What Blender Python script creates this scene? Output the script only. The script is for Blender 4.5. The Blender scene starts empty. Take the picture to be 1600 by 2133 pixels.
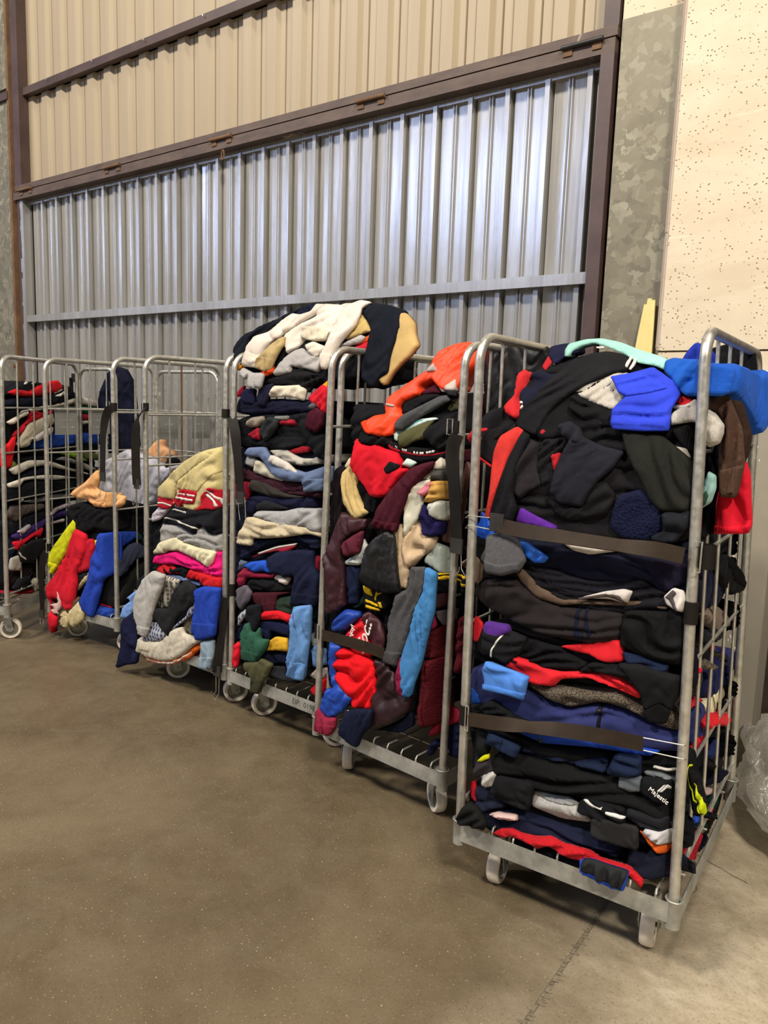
import bpy, bmesh, math, random
import numpy as np
from mathutils import Vector, Matrix, noise
from mathutils.geometry import delaunay_2d_cdt

scene = bpy.context.scene
col = scene.collection
PI = math.pi

# ------------------------------------------------------------------ camera
CAM = {'f': 1569.5644492949214, 'F': [-0.5792454767576503, 0.8029766932023622, -0.14036775922412473], 'R': [0.8078071148479318, 0.5885166734753978, 0.03310272258459303], 'U': [-0.10918948143874913, 0.09421547227102053, 0.9895459069330161], 'C': [0.0, -3.5448317061274697, 1.4875271505053642]}
cd = bpy.data.cameras.new('camera'); cam = bpy.data.objects.new('camera', cd); col.objects.link(cam)
R_, U_, F_ = (Vector(CAM[k]).normalized() for k in 'RUF')
cam.matrix_world = Matrix(((R_.x, U_.x, -F_.x, CAM['C'][0]), (R_.y, U_.y, -F_.y, CAM['C'][1]),
                           (R_.z, U_.z, -F_.z, CAM['C'][2]), (0, 0, 0, 1)))
cd.sensor_fit = 'HORIZONTAL'; cd.sensor_width = 36.0; cd.lens = CAM['f']/1600*36.0
cd.clip_start = .05; cd.clip_end = 100
scene.camera = cam

# ------------------------------------------------------------------ light and exposure
scene.view_settings.view_transform = 'Standard'; scene.view_settings.look = 'None'
scene.view_settings.gamma = 1.0; scene.view_settings.use_curve_mapping = False
scene.view_settings.exposure = 0.0
w = bpy.data.worlds.new('hall_light'); scene.world = w; w.use_nodes = True
bg = w.node_tree.nodes['Background']; bg.inputs[0].default_value = (.86, .80, .72, 1); bg.inputs[1].default_value = .24

def area(name, loc, target, size, size_y, energy, color):
    d = bpy.data.lights.new(name, 'AREA'); d.shape = 'RECTANGLE'; d.size = size; d.size_y = size_y
    d.energy = energy; d.color = color
    o = bpy.data.objects.new(name, d); col.objects.link(o); o.location = loc
    o.rotation_euler = (Vector(target)-Vector(loc)).to_track_quat('-Z', 'Y').to_euler()
    return o
area('ceiling_lamp', (4.6, -7.6, 9.2), (-.8, -1.2, .6), 1.1, .7, 1060, (1.0, .90, .76))
area('ceiling_lamp', (-3.4, -7.6, 9.2), (-3.4, -1.0, .8), 1.1, .7, 700, (1.0, .90, .76))
area('ceiling_lamp', (-9.0, -7.0, 9.2), (-5.0, -1.0, .8), 1.1, .7, 420, (1.0, .92, .80))
area('ceiling_lamp', (1.2, -3.0, 9.0), (-.6, -1.6, 0), 1.1, .7, 240, (1.0, .90, .76))
# daylight through windows high in the opposite wall
for wx in (-7.7, -10.4, -16.4, -23.):
    area('high_window', (wx, -12.5, 6.6), (wx*.6, 0, 2.4), .8, 2.2, 120, (.50, .62, 1.0))

# ------------------------------------------------------------------ materials
def srgb(h):
    c = [int(h[i:i+2], 16)/255 for i in (0, 2, 4)]
    return [x/12.92 if x <= .04045 else ((x+.055)/1.055)**2.4 for x in c]
class NT:
    def __init__(s, name):
        s.m = bpy.data.materials.new(name); s.m.use_nodes = True; s.t = s.m.node_tree
        s.b = s.t.nodes['Principled BSDF']; s.out = s.t.nodes['Material Output']
        s.tc = s.n('ShaderNodeTexCoord')
    def n(s, ty, **k):
        x = s.t.nodes.new(ty)
        for a, b in k.items(): setattr(x, a, b)
        return x
    def l(s, a, b): s.t.links.new(a, b)
    def vec(s, scale=(1, 1, 1), src='Object', rot=(0, 0, 0)):
        m = s.n('ShaderNodeMapping'); m.inputs['Scale'].default_value = scale; m.inputs['Rotation'].default_value = rot
        s.l(s.tc.outputs[src], m.inputs[0]); return m.outputs[0]
    def noise(s, v, scale, detail=3, rough=.55, dist=0):
        x = s.n('ShaderNodeTexNoise'); x.inputs['Scale'].default_value = scale; x.inputs['Detail'].default_value = detail
        x.inputs['Roughness'].default_value = rough; x.inputs['Distortion'].default_value = dist
        s.l(v, x.inputs['Vector']); return x.outputs['Fac']
    def ridge(s, v, scale, detail=2.5, dist=.6):
        x = s.n('ShaderNodeTexNoise', noise_type='RIDGED_MULTIFRACTAL'); x.inputs['Scale'].default_value = scale; x.inputs['Detail'].default_value = detail
        x.inputs['Distortion'].default_value = dist; s.l(v, x.inputs['Vector']); return x.outputs['Fac']
    def ramp(s, f, stops):
        x = s.n('ShaderNodeValToRGB'); e = x.color_ramp.elements
        while len(e) < len(stops): e.new(.5)
        for i, (p, c) in enumerate(stops):
            e[i].position = p; e[i].color = (*c, 1) if len(c) == 3 else c
        s.l(f, x.inputs[0]); return x.outputs[0]
    def mix(s, f, a, b, mode='MIX'):
        x = s.n('ShaderNodeMix', data_type='RGBA', blend_type=mode)
        for i, q in ((0, f), (6, a), (7, b)):
            if isinstance(q, (int, float)): x.inputs[i].default_value = q
            elif isinstance(q, (tuple, list)): x.inputs[i].default_value = (*q[:3], 1)
            else: s.l(q, x.inputs[i])
        return x.outputs[2]
    def math(s, op, a, b=0.):
        x = s.n('ShaderNodeMath', operation=op)
        for i, q in ((0, a), (1, b)):
            if isinstance(q, (int, float)): x.inputs[i].default_value = q
            else: s.l(q, x.inputs[i])
        return x.outputs[0]
    def bump(s, h, st, dist=.01, prev=None):
        x = s.n('ShaderNodeBump'); x.inputs['Strength'].default_value = st; x.inputs['Distance'].default_value = dist
        s.l(h, x.inputs['Height'])
        if prev is not None: s.l(prev, x.inputs['Normal'])
        return x.outputs[0]

def grey(v): return (v, v, v)
FAB = {}
def fabric(h, kind):
    key = (h, kind)
    if key in FAB: return FAB[key]
    s = NT('fabric_%s_%s' % (kind, h)); c = srgb(h)
    if sum(c) > 1.2: c = [x*.82 for x in c]
    dark = sum(c) < .12
    if dark: c = [x*.72 for x in c]
    v = s.vec()
    base = s.mix(s.ramp(s.noise(v, 7, 4), [(.3, grey(0)), (.7, grey(1))]), [x*.80 for x in c], [min(1, x*1.16+.002) for x in c])
    rough = .88
    if kind == 'h':
        base = s.mix(s.ramp(s.noise(s.vec((1, 1, .5)), 420, 2), [(.30, grey(0)), (.70, grey(1))]), [x*.72 for x in c], [min(1, x*1.12) for x in c])
    if kind == 'm':
        base = s.mix(s.ramp(s.noise(v, 260, 2), [(.4, grey(0)), (.6, grey(1))]), [x*.35 for x in c], [min(1, x*1.9) for x in c])
    if kind == 'p':
        def lines(axis, sc):
            wv = s.n('ShaderNodeTexWave', wave_type='BANDS', bands_direction=axis); wv.inputs['Scale'].default_value = sc
            s.l(v, wv.inputs['Vector']); return s.ramp(wv.outputs['Fac'], [(.45, grey(0)), (.7, grey(1))])
        a = s.mix(lines('X', 14), c, [min(1, x*1.5+.28) for x in c])
        base = s.mix(lines('Z', 14), a, [min(1, x*.8+.35) for x in c])
        b2 = s.mix(.5, a, base); base = b2
    # lint specks on the cloth
    sp = s.n('ShaderNodeTexVoronoi'); sp.inputs['Scale'].default_value = 42; s.l(v, sp.inputs['Vector'])
    base = s.mix(s.math('LESS_THAN', sp.outputs['Distance'], .035), base, [min(1, x*1.5+.10) for x in c])
    s.l(base, s.b.inputs['Base Color'])
    wr = s.noise(s.vec((1, 1, .6)), 16, 3, .6, 1.2); rg = s.ridge(s.vec((1, 1, .55)), 8.5)
    if kind == 'n':
        rough = .5; n1 = s.bump(rg, .75, .010, s.bump(s.noise(v, 22, 3, .5, .8), .4, .006))
    elif kind in 'fs':
        n1 = s.bump(rg, .30, .008, s.bump(wr, .35, .008))
        if kind == 's':
            vo = s.n('ShaderNodeTexVoronoi'); vo.inputs['Scale'].default_value = 130; s.l(v, vo.inputs['Vector'])
            n1 = s.bump(vo.outputs['Distance'], .8, .004, n1)
        else: n1 = s.bump(s.noise(v, 190, 3, .7), .5, .002, n1)
        s.b.inputs['Sheen Weight'].default_value = .08 if dark else .25; s.b.inputs['Sheen Roughness'].default_value = .5
        s.b.inputs['Sheen Tint'].default_value = (*[min(1, x*2+.1) for x in c], 1)
    elif kind == 'r':
        wv = s.n('ShaderNodeTexWave', wave_type='BANDS', bands_direction='X'); wv.inputs['Scale'].default_value = 45
        wv.inputs['Distortion'].default_value = .6; s.l(v, wv.inputs['Vector'])
        n1 = s.bump(wv.outputs['Fac'], .6, .002, s.bump(wr, .3, .006))
    elif kind == 'c':
        n1 = s.bump(s.noise(v, 300, 2), .25, .001, s.bump(rg, .7, .009, s.bump(s.noise(s.vec((1, 1, .5)), 20, 3, .55, 1.), .4, .006)))
    else:
        n1 = s.bump(s.noise(v, 380, 2), .3, .001, s.bump(rg, .5, .009, s.bump(wr, .35, .007)))
    s.l(n1, s.b.inputs['Normal'])
    s.b.inputs['Roughness'].default_value = rough
    s.b.inputs['Specular IOR Level'].default_value = .38 if kind == 'n' else (.1 if dark else .2)
    FAB[key] = s.m; return s.m

def mat_zinc():
    s = NT('galvanised_tube'); v = s.vec()
    c = s.ramp(s.noise(v, 30, 4, .6), [(.3, (.42, .41, .36)), (.7, (.62, .61, .56))])
    rust = s.ramp(s.noise(s.vec((1, 1, .3)), 14, 5, .7, .6), [(.70, grey(0)), (.80, grey(.8))])
    s.l(s.mix(rust, c, (.19, .085, .04)), s.b.inputs['Base Color'])
    s.b.inputs['Metallic'].default_value = .75
    s.l(s.ramp(s.noise(v, 60, 3), [(.3, grey(.30)), (.7, grey(.48))]), s.b.inputs['Roughness'])
    s.l(s.bump(s.noise(v, 160, 3), .12, .001), s.b.inputs['Normal']); return s.m
def mat_zinc_dull():
    s = NT('dull_galvanised_rail'); v = s.vec()
    c = s.ramp(s.noise(v, 12, 5, .65), [(.3, (.19, .195, .175)), (.7, (.46, .455, .41))])
    rust = s.ramp(s.noise(v, 7, 5, .78, 1.), [(.62, grey(0)), (.70, grey(.8))])
    s.l(s.mix(rust, c, (.17, .075, .035)), s.b.inputs['Base Color'])
    s.b.inputs['Metallic'].default_value = .45; s.b.inputs['Roughness'].default_value = .5
    s.l(s.bump(s.noise(v, 90, 4, .7), .3, .001), s.b.inputs['Normal']); return s.m
def mat_sheet():
    s = NT('galvanised_cladding'); v = s.vec()
    c = s.ramp(s.noise(s.vec((3, 3, .25)), 3, 4, .6), [(.3, (.38, .37, .355)), (.7, (.51, .505, .49))])
    st = s.ramp(s.noise(s.vec((10, 10, .6)), 5, 5, .7, .4), [(.62, grey(0)), (.80, grey(.6))])
    s.l(s.mix(st, c, (.38, .33, .22)), s.b.inputs['Base Color'])
    s.b.inputs['Metallic'].default_value = .55
    s.l(s.ramp(s.noise(s.vec((40, 40, .4)), 4, 4), [(.3, grey(.20)), (.7, grey(.30))]), s.b.inputs['Roughness'])
    s.l(s.bump(s.noise(s.vec((1, 1, .35)), 5, 3), .25, .012), s.b.inputs['Normal']); return s.m
def mat_plain(name, c1, c2, scale=8, rough=.6, metal=0, bump=.2, bs=60, stretch=(1, 1, 1), spots=None):
    s = NT(name); v = s.vec(stretch)
    c = s.ramp(s.noise(v, scale, 5, .65), [(.3, c1), (.7, c2)])
    if spots: c = s.mix(s.ramp(s.noise(s.vec((1, 1, 1)), spots[0], 5, .75, .8), [(spots[1], grey(0)), (spots[1]+.06, grey(.9))]), c, spots[2])
    s.l(c, s.b.inputs['Base Color']); s.b.inputs['Roughness'].default_value = rough; s.b.inputs['Metallic'].default_value = metal
    s.l(s.bump(s.noise(s.vec(), bs, 4, .6), bump, .002), s.b.inputs['Normal']); return s.m
def mat_floor():
    s = NT('concrete_floor'); v = s.vec(src='Object')
    big = s.noise(v, 1.1, 6, .62, .5); mid = s.noise(v, 7, 6, .7, .6)
    c = s.ramp(big, [(.28, (.075, .054, .029)), (.5, (.112, .084, .048)), (.72, (.165, .127, .076))])
    c = s.mix(s.ramp(mid, [(.35, grey(.0)), (.7, grey(.45))]), c, (.17, .138, .09))
    # the slab right of the expansion joint is paler and rougher
    sx = s.n('ShaderNodeSeparateXYZ'); s.l(s.tc.outputs['Object'], sx.inputs[0])
    xx = s.math('ADD', sx.outputs['X'], s.math('MULTIPLY', s.noise(v, 3, 4), .5))
    right = s.ramp(s.math('MULTIPLY', s.math('ADD', xx, .62), 1.6), [(.0, grey(0)), (1., grey(1))])
    pale = s.ramp(s.noise(s.vec((1, 1.4, 1)), 4.5, 8, .74, .3), [(.28, (.25, .205, .14)), (.5, (.41, .35, .25)), (.72, (.60, .53, .41))])
    c = s.mix(right, c, pale)
    fine = s.noise(v, 120, 4, .75)
    c = s.mix(s.ramp(fine, [(.30, grey(.65)), (.45, grey(0))]), c, (.05, .04, .028))
    sp = s.ramp(s.noise(v, 150, 2, .6), [(.66, grey(0)), (.74, grey(.8))]); c = s.mix(sp, c, (.55, .50, .40))
    rust = s.ramp(s.noise(v, 2.3, 6, .75, .7), [(.60, grey(0)), (.72, grey(.45))]); c = s.mix(rust, c, (.105, .066, .034))
    s.l(c, s.b.inputs['Base Color'])
    s.l(s.ramp(mid, [(.3, grey(.36)), (.7, grey(.58))]), s.b.inputs['Roughness'])
    s.b.inputs['Specular IOR Level'].default_value = .42
    s.l(s.bump(fine, .35, .002, s.bump(mid, .12, .006)), s.b.inputs['Normal']); return s.m
def mat_cream():
    s = NT('cream_concrete'); v = s.vec()
    c = s.ramp(s.noise(s.vec((1, 1, 2.2)), 2.2, 6, .65, .4), [(.3, (.59, .495, .36)), (.7, (.71, .625, .485))])
    sc = s.ramp(s.noise(s.vec((.5, .5, 9)), 3, 5, .7, .6), [(.62, grey(0)), (.72, grey(.6))]); c = s.mix(sc, c, (.85, .78, .64))
    vo = s.n('ShaderNodeTexVoronoi'); vo.inputs['Scale'].default_value = 52; s.l(s.vec((1, 1, 1.3)), vo.inputs['Vector'])
    gate = s.ramp(s.noise(v, 9, 3), [(.42, grey(0)), (.50, grey(1))])
    hole = s.math('MULTIPLY', s.math('LESS_THAN', s.math('ADD', vo.outputs['Distance'], s.math('MULTIPLY', s.noise(v, 160, 2), .16)), .27), gate)
    s.l(s.mix(hole, c, (.20, .145, .08)), s.b.inputs['Base Color']); s.b.inputs['Roughness'].default_value = .8
    s.l(s.bump(s.math('SUBTRACT', s.math('MULTIPLY', s.noise(v, 30, 5, .6), .25), hole), .5, .004), s.b.inputs['Normal']); return s.m
def mat_spangle():
    s = NT('spangled_galvanised_plate'); v = s.vec()
    d = s.noise(v, 6, 5, .7); mm = s.n('ShaderNodeVectorMath', operation='ADD')
    nz = s.n('ShaderNodeTexNoise'); nz.inputs['Scale'].default_value = 14; nz.inputs['Detail'].default_value = 4; s.l(v, nz.inputs['Vector'])
    sc = s.n('ShaderNodeVectorMath', operation='SCALE'); s.l(nz.outputs['Color'], sc.inputs[0]); sc.inputs['Scale'].default_value = .16
    s.l(v, mm.inputs[0]); s.l(sc.outputs[0], mm.inputs[1])
    vo = s.n('ShaderNodeTexVoronoi'); vo.inputs['Scale'].default_value = 24; s.l(mm.outputs[0], vo.inputs['Vector'])
    bw = s.n('ShaderNodeRGBToBW'); s.l(vo.outputs['Color'], bw.inputs[0])
    c = s.ramp(bw.outputs[0], [(.15, (.155, .14, .10)), (.6, (.215, .20, .145)), (.95, (.34, .325, .25))])
    c = s.mix(s.ramp(d, [(.35, grey(.0)), (.65, grey(.5))]), c, (.235, .205, .14))
    s.l(c, s.b.inputs['Base Color']); s.b.inputs['Metallic'].default_value = .35
    s.l(s.ramp(bw.outputs[0], [(0., grey(.42)), (1., grey(.62))]), s.b.inputs['Roughness']); return s.m
def mat_bag():
    s = NT('clear_plastic_film')
    tr = s.n('ShaderNodeBsdfTransparent'); tr.inputs[0].default_value = (.93, .93, .92, 1)
    tl = s.n('ShaderNodeBsdfTranslucent'); tl.inputs[0].default_value = (.95, .94, .91, 1)
    df = s.n('ShaderNodeBsdfDiffuse'); df.inputs[0].default_value = (.92, .90, .85, 1)
    gl = s.n('ShaderNodeBsdfGlossy'); gl.inputs['Roughness'].default_value = .12
    b1 = s.bump(s.noise(s.vec(), 10, 4, .6, 3.), 1., .035)
    for x in (tl, df, gl): s.l(b1, x.inputs['Normal'])
    def mx(f, a, b):
        m = s.n('ShaderNodeMixShader'); m.inputs[0].default_value = f
        s.l(a.outputs[0], m.inputs[1]); s.l(b.outputs[0], m.inputs[2]); return m
    m = mx(.88, tr, mx(.25, tl, df)); m = mx(.20, m, gl)
    s.l(m.outputs[0], s.out.inputs[0]); return s.m

ZINC, RAIL, SHEET = mat_zinc(), mat_zinc_dull(), mat_sheet()
BROWN = mat_plain('brown_painted_steel', (.052, .030, .028), (.085, .052, .047), 6, .45, 0, .15)
BROWNW = mat_plain('weathered_brown_steel', (.065, .041, .034), (.125, .088, .070), 5, .6, 0, .4, 40, (1, 1, 3), (1.1, .62, (.50, .43, .33)))
RUST = mat_plain('rusty_steel', (.10, .05, .022), (.19, .105, .05), 9, .8, 0, .5)
BEIGE = mat_plain('beige_cladding_paint', (.34, .275, .185), (.385, .315, .215), 2, .5, 0, .06, 30, (6, 6, .4))
FLOOR, CREAM, SPANGLE, BAG = mat_floor(), mat_cream(), mat_spangle(), mat_bag()
TYRE = mat_plain('worn_white_nylon', (.62, .56, .45), (.84, .79, .70), 14, .6, 0, .3, 80, (1, 1, 1), (9, .60, (.33, .24, .15)))
HUB = mat_plain('greenish_steel_disc', (.16, .165, .13), (.27, .27, .22), 9, .4, .6, .1)
WEB = mat_plain('black_webbing', (.006, .005, .004), (.012, .009, .007), 12, .6, 0, .3, 300)
WEBB = mat_plain('worn_brown_webbing', (.018, .011, .007), (.034, .023, .014), 12, .65, 0, .3, 300)
BLACKP = mat_plain('black_plastic', (.018, .017, .016), (.035, .033, .03), 12, .4, 0, .2)
GPAINT = mat_plain('grey_wall_paint', (.25, .225, .18), (.34, .31, .255), 3, .6, 0, .3, 30, (1, 1, .4), (9, .66, (.72, .66, .52)))
DARK = mat_plain('dark_rusty_sheet', (.015, .010, .008), (.05, .03, .018), 6, .7, 0, .4)
PINK = mat_plain('chamfer_concrete', (.50, .40, .33), (.60, .50, .42), 5, .8)
for m_ in (WEB, WEBB): m_.node_tree.nodes['Principled BSDF'].inputs['Specular IOR Level'].default_value = .22
YEL = mat_plain('pale_yellow_foam', (.66, .55, .20), (.74, .64, .28), 5, .55, 0, .1)
PLATE = mat_plain('grey_name_plate', (.20, .205, .195), (.26, .265, .25), 5, .45, .2, .1)
MARK = mat_plain('pale_scratches', (.48, .48, .45), (.62, .62, .6), 30, .6)
INK = mat_plain('black_marker', (.02, .02, .02), (.05, .05, .05), 30, .6)
GROUT = mat_plain('worn_joint_filler', (.10, .082, .054), (.21, .175, .12), 40, .9, 0, .8, 90)
WHITE = mat_plain('white_print', (.75, .73, .70), (.84, .82, .80), 30, .6)
CONC = mat_plain('grimy_joint', (.075, .06, .04), (.16, .13, .09), 30, .9, 0, .5)

# ------------------------------------------------------------------ mesh helpers
class MB:
    def __init__(s): s.v = []; s.f = []
    def box(s, a, b, M=None):
        n = len(s.v); (x0, y0, z0), (x1, y1, z1) = a, b
        q = [(x0,y0,z0),(x1,y0,z0),(x1,y1,z0),(x0,y1,z0),(x0,y0,z1),(x1,y0,z1),(x1,y1,z1),(x0,y1,z1)]
        s.v += [tuple(M @ Vector(p)) if M else p for p in q]
        s.f += [tuple(n+i for i in f) for f in ((0,3,2,1),(4,5,6,7),(0,1,5,4),(1,2,6,5),(2,3,7,6),(3,0,4,7))]; return s
    def tube(s, pts, r, k=10):
        pts = [Vector(p) for p in pts]; n = len(s.v); N = len(pts)
        t0 = (pts[1]-pts[0]).normalized(); a = t0.orthogonal().normalized()
        for i, p in enumerate(pts):
            t = (pts[min(i+1, N-1)]-pts[max(i-1, 0)]).normalized()
            a = (a-t*a.dot(t)).normalized(); b = t.cross(a)
            for j in range(k):
                w_ = 2*PI*j/k; s.v.append(tuple(p+(a*math.cos(w_)+b*math.sin(w_))*r))
        for i in range(N-1):
            for j in range(k):
                s.f.append((n+i*k+j, n+i*k+(j+1) % k, n+(i+1)*k+(j+1) % k, n+(i+1)*k+j))
        s.f.append(tuple(n+j for j in range(k))[::-1]); s.f.append(tuple(n+(N-1)*k+j for j in range(k))); return s
    def lathe(s, prof, center, axis, k=32):
        """profile of (radius, offset along axis), closed"""
        n = len(s.v); ax = Vector(axis).normalized(); a = ax.orthogonal().normalized(); b = ax.cross(a); c = Vector(center); m = len(prof)
        for j in range(k):
            w_ = 2*PI*j/k; d = a*math.cos(w_)+b*math.sin(w_)
            for r, h in prof: s.v.append(tuple(c+d*r+ax*h))
        for j in range(k):
            for i in range(m):
                s.f.append((n+j*m+i, n+j*m+(i+1) % m, n+((j+1) % k)*m+(i+1) % m, n+((j+1) % k)*m+i))
        return s
    def ribbon(s, path, widths, up, th=.0016):
        """flat webbing along path; up = list of width directions"""
        n = len(s.v); N = len(path)
        for i, p in enumerate(path):
            t = (path[min(i+1, N-1)]-path[max(i-1, 0)]).normalized(); u = up[i]-t*up[i].dot(t); u.normalize(); nn = t.cross(u)*th; u = u*widths[i]/2
            s.v += [tuple(p+u+nn), tuple(p-u+nn), tuple(p-u-nn), tuple(p+u-nn)]
        for i in range(N-1):
            for j in range(4): s.f.append((n+i*4+j, n+i*4+(j+1) % 4, n+i*4+4+(j+1) % 4, n+i*4+4+j))
        s.f += [(n+3, n+2, n+1, n), (n+N*4-4, n+N*4-3, n+N*4-2, n+N*4-1)]; return s
    def build(s, name, mat, parent=None, smooth=True, loc=None):
        me = bpy.data.meshes.new(name); me.from_pydata(s.v, [], s.f)
        bm = bmesh.new(); bm.from_mesh(me); bmesh.ops.recalc_face_normals(bm, faces=bm.faces); bm.to_mesh(me); bm.free()
        me.materials.append(mat)
        if smooth:
            me.shade_smooth(); me.set_sharp_from_angle(angle=math.radians(40))
        o = bpy.data.objects.new(name, me); col.objects.link(o)
        if parent: o.parent = parent
        if loc: o.location = loc
        return o
def empty(name, loc=(0, 0, 0), rz=0, **kw):
    o = bpy.data.objects.new(name, None); col.objects.link(o); o.location = loc; o.rotation_euler = (0, 0, rz); o.empty_display_size = .1
    for k, v in kw.items(): o[k] = v
    return o
def text_mesh(name, body, size, mat, parent, M, ext=.0008, shear=0):
    cu = bpy.data.curves.new(name, 'FONT'); cu.body = body; cu.size = size; cu.extrude = ext; cu.shear = shear; cu.align_x = 'CENTER'; cu.align_y = 'CENTER'
    t = bpy.data.objects.new(name+'_curve', cu); col.objects.link(t)
    me = bpy.data.meshes.new_from_object(t); bpy.data.objects.remove(t); me.name = name; me.materials.clear(); me.materials.append(mat)
    o = bpy.data.objects.new(name, me); col.objects.link(o); o.parent = parent; o.matrix_local = M; return o

# ------------------------------------------------------------------ floor
def struct(o): o['kind'] = 'structure'; return o
XJ = -.655
fl = struct(empty('floor'))
for (x0, x1) in ((-11, XJ-.006), (XJ+.006, 5)):
    MB().box((x0, -9, -.12), (x1, 3.5, 0)).build('concrete_slab', FLOOR, fl, False)
MB().box((XJ-.006, -9, -.12), (XJ+.006, 3.5, -.0012)).build('joint', GROUT, fl, False)
def crack(pts, wdt=.004):
    m = MB(); rnd = random.Random(4)
    for a, b in zip(pts, pts[1:]):
        a = Vector((*a, .0006)); b = Vector((*b, .0006)); n_ = 12; d = (b-a); side = Vector((-d.y, d.x, 0)).normalized()
        pr = None
        for i in range(n_+1):
            p = a+d*i/n_+side*rnd.uniform(-.004, .004); q = (p+side*wdt*rnd.uniform(.2, .6), p-side*wdt*rnd.uniform(.2, .6))
            if pr:
                k = len(m.v); m.v += [tuple(x) for x in (*pr, q[1], q[0])]; m.f.append((k, k+1, k+2, k+3))
            pr = q
    return m.build('crack', CONC, fl, False)
crack([(-3.3, -2.05), (-2.9, -1.72), (-2.55, -1.45)]); crack([(-.50, -.98), (-.455, -1.16), (-.47, -1.30)], .006); crack([(-.60, -.92), (-.33, -1.02)], .005)
rj = random.Random(9); m = MB()
for i in range(90):     # broken edges of the joint
    y = -1.1-i*.016-rj.uniform(0, .01); w_ = rj.uniform(.006, .022); sx = rj.choice((-1, 1))
    k = len(m.v); zc = .0006+i*.00002; m.v += [(XJ-sx*.004, y, zc), (XJ+sx*w_, y-.008, zc), (XJ+sx*w_*.8, y-.014, zc), (XJ-sx*.004, y-.0155, zc)]; m.f.append((k, k+1, k+2, k+3))
m.build('joint_chips', GROUT, fl, False)

# ------------------------------------------------------------------ back wall: beige cladding above, steel door below
XL, XR = -6.50, -1.335
def sheet(profile_pts, z0, z1, mat, parent, th=.001):
    m = MB(); n = len(profile_pts)
    for z in (z0, z1):
        for x, y in profile_pts: m.v.append((x, y, z))
    for i in range(n-1): m.f.append((i, i+1, n+i+1, n+i))
    k = len(m.v)
    for z in (z0, z1):
        for x, y in profile_pts: m.v.append((x, y+.006, z))
    for i in range(n-1): m.f.append((k+i+1, k+i, k+n+i, k+n+i+1))
    o = m.build('cladding_sheet', mat, parent); return o
wall = struct(empty('wall_back'))
PB = .2138
rw = random.Random(3)
x = XL+.02; sheets = []
while x < XR-.02:
    pts = []; x_end = min(x+PB*5, XR-.01)
    while x < x_end-1e-6:
        for dx, y in ((0, .09), (.003, .104), (.009, .104), (.012, .09), (.060, .09), (.080, .064), (.155, .064), (.175, .09)):
            if x+dx <= x_end: pts.append((x+dx, y))
        x += PB
    pts.append((x_end, .09)); x = x_end
    sheet(pts, 3.19, 3.92, BEIGE, wall); sheet(pts, 3.95, 5.6, BEIGE, wall)
MB().box((XL-.02, .12, 0), (XR+.02, .16, 5.6)).build('backing', DARK, wall, False)
MB().box((XL+.10, .012, 3.915), (XR-.02, .0635, 3.972)).build('rail', BROWN, wall)
for xx in np.arange(XL+.5, XR, .62): MB().lathe([(0, 0), (.006, 0), (.006, .004), (0, .004)], (xx, -.001, 3.955), (0, -1, 0), 8).build('screw', ZINC, wall)
MB().box((XL+.015, -.02, 3.16), (XL+.115, .10, 5.6)).build('upright', BROWN, wall)
MB().box((XR-.075, -.02, 3.20), (XR-.004, .10, 5.6)).build('upright', BROWN, wall)
MB().box((XL+.03, -.03, 3.160), (XR-.004, .06, 3.203)).build('lintel_rail', BROWNW, wall)

door = struct(empty('door_1'))
MB().box((XL+.0, -.03, 3.093), (XR-.012, .075, 3.153)).build('top_rail', BROWNW, door)
MB().box((XL+.02, -.005, .03), (XL+.10, .075, 3.093)).build('stile', SHEET, door)
m = MB(); ry = random.Random(8); prev = .0; zz = .03
while zz < 3.09:       # brown paint left ragged on the stile edge
    w_ = .028+ry.uniform(-.008, .014); k = len(m.v); h_ = ry.uniform(.03, .12)
    m.v += [(XL+.012, -.008, zz), (XL+.02+w_, -.008, zz), (XL+.02+w_*ry.uniform(.8, 1.1), -.008, min(3.09, zz+h_)), (XL+.012, -.008, min(3.09, zz+h_))]; m.f.append((k, k+1, k+2, k+3)); zz += h_
m.build('paint_edge', BROWN, door, False)
MB().box((XR-.075, -.03, .03), (XR-.012, .075, 3.093)).build('stile', BROWN, door)
MB().box((XL+.10, .0, 2.092), (XR-.075, .05, 2.146)).build('middle_rail', SHEET, door)
MB().box((XL+.10, .0, .92), (XR-.075, .05, .975)).build('middle_rail', SHEET, door)
MB().box((XL+.10, .0, .03), (XR-.075, .05, .09)).build('bottom_rail', SHEET, door)
MB().box((XL-.02, .10, 0), (XR+.02, .12, 3.16)).build('backing', DARK, door, False)
x0 = -1.587+.106; ribs = [x0-PB*k for k in range(0, 24)][::-1]      # major ribs
xs = XL+.10; allp = []
i = 0; cur = []; start = xs
for r in ribs+[None]:
    end = (r-.02) if r is not None else XR-.075
    if r is not None and end > XR-.08: continue
    if end < start+.03: start = max(start, (r+.02) if r else start); continue
    tl, trr = ry.uniform(-.0035, .0035), ry.uniform(-.0035, .0035)
    mid = (start+end)/2; yb = .074
    cur += [(start, yb+tl)]
    if end-start > .12:
        cur += [(mid-.016, yb), (mid-.011, yb-.014), (mid-.006, yb-.014), (mid, yb-.003), (mid+.006, yb-.014), (mid+.011, yb-.014), (mid+.016, yb)]
    cur += [(end, yb+trr)]
    if r is not None:
        cur += [(r-.012, .036), (r+.013, .036), (r+.0145, .094), (r+.023, .094), (r+.024, yb)]
        start = r+.025; i += 1
        if i % 4 == 0: allp.append(cur); cur = [cur[-1]]
allp.append(cur)
for c_ in allp:
    if len(c_) > 1: sheet(c_, .09, 3.07, SHEET, door)
m = MB()
m.box((XL+.10, .045, 3.062), (XR-.075, .075, 3.093)).build('weld_strip', SHEET, door)
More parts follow.
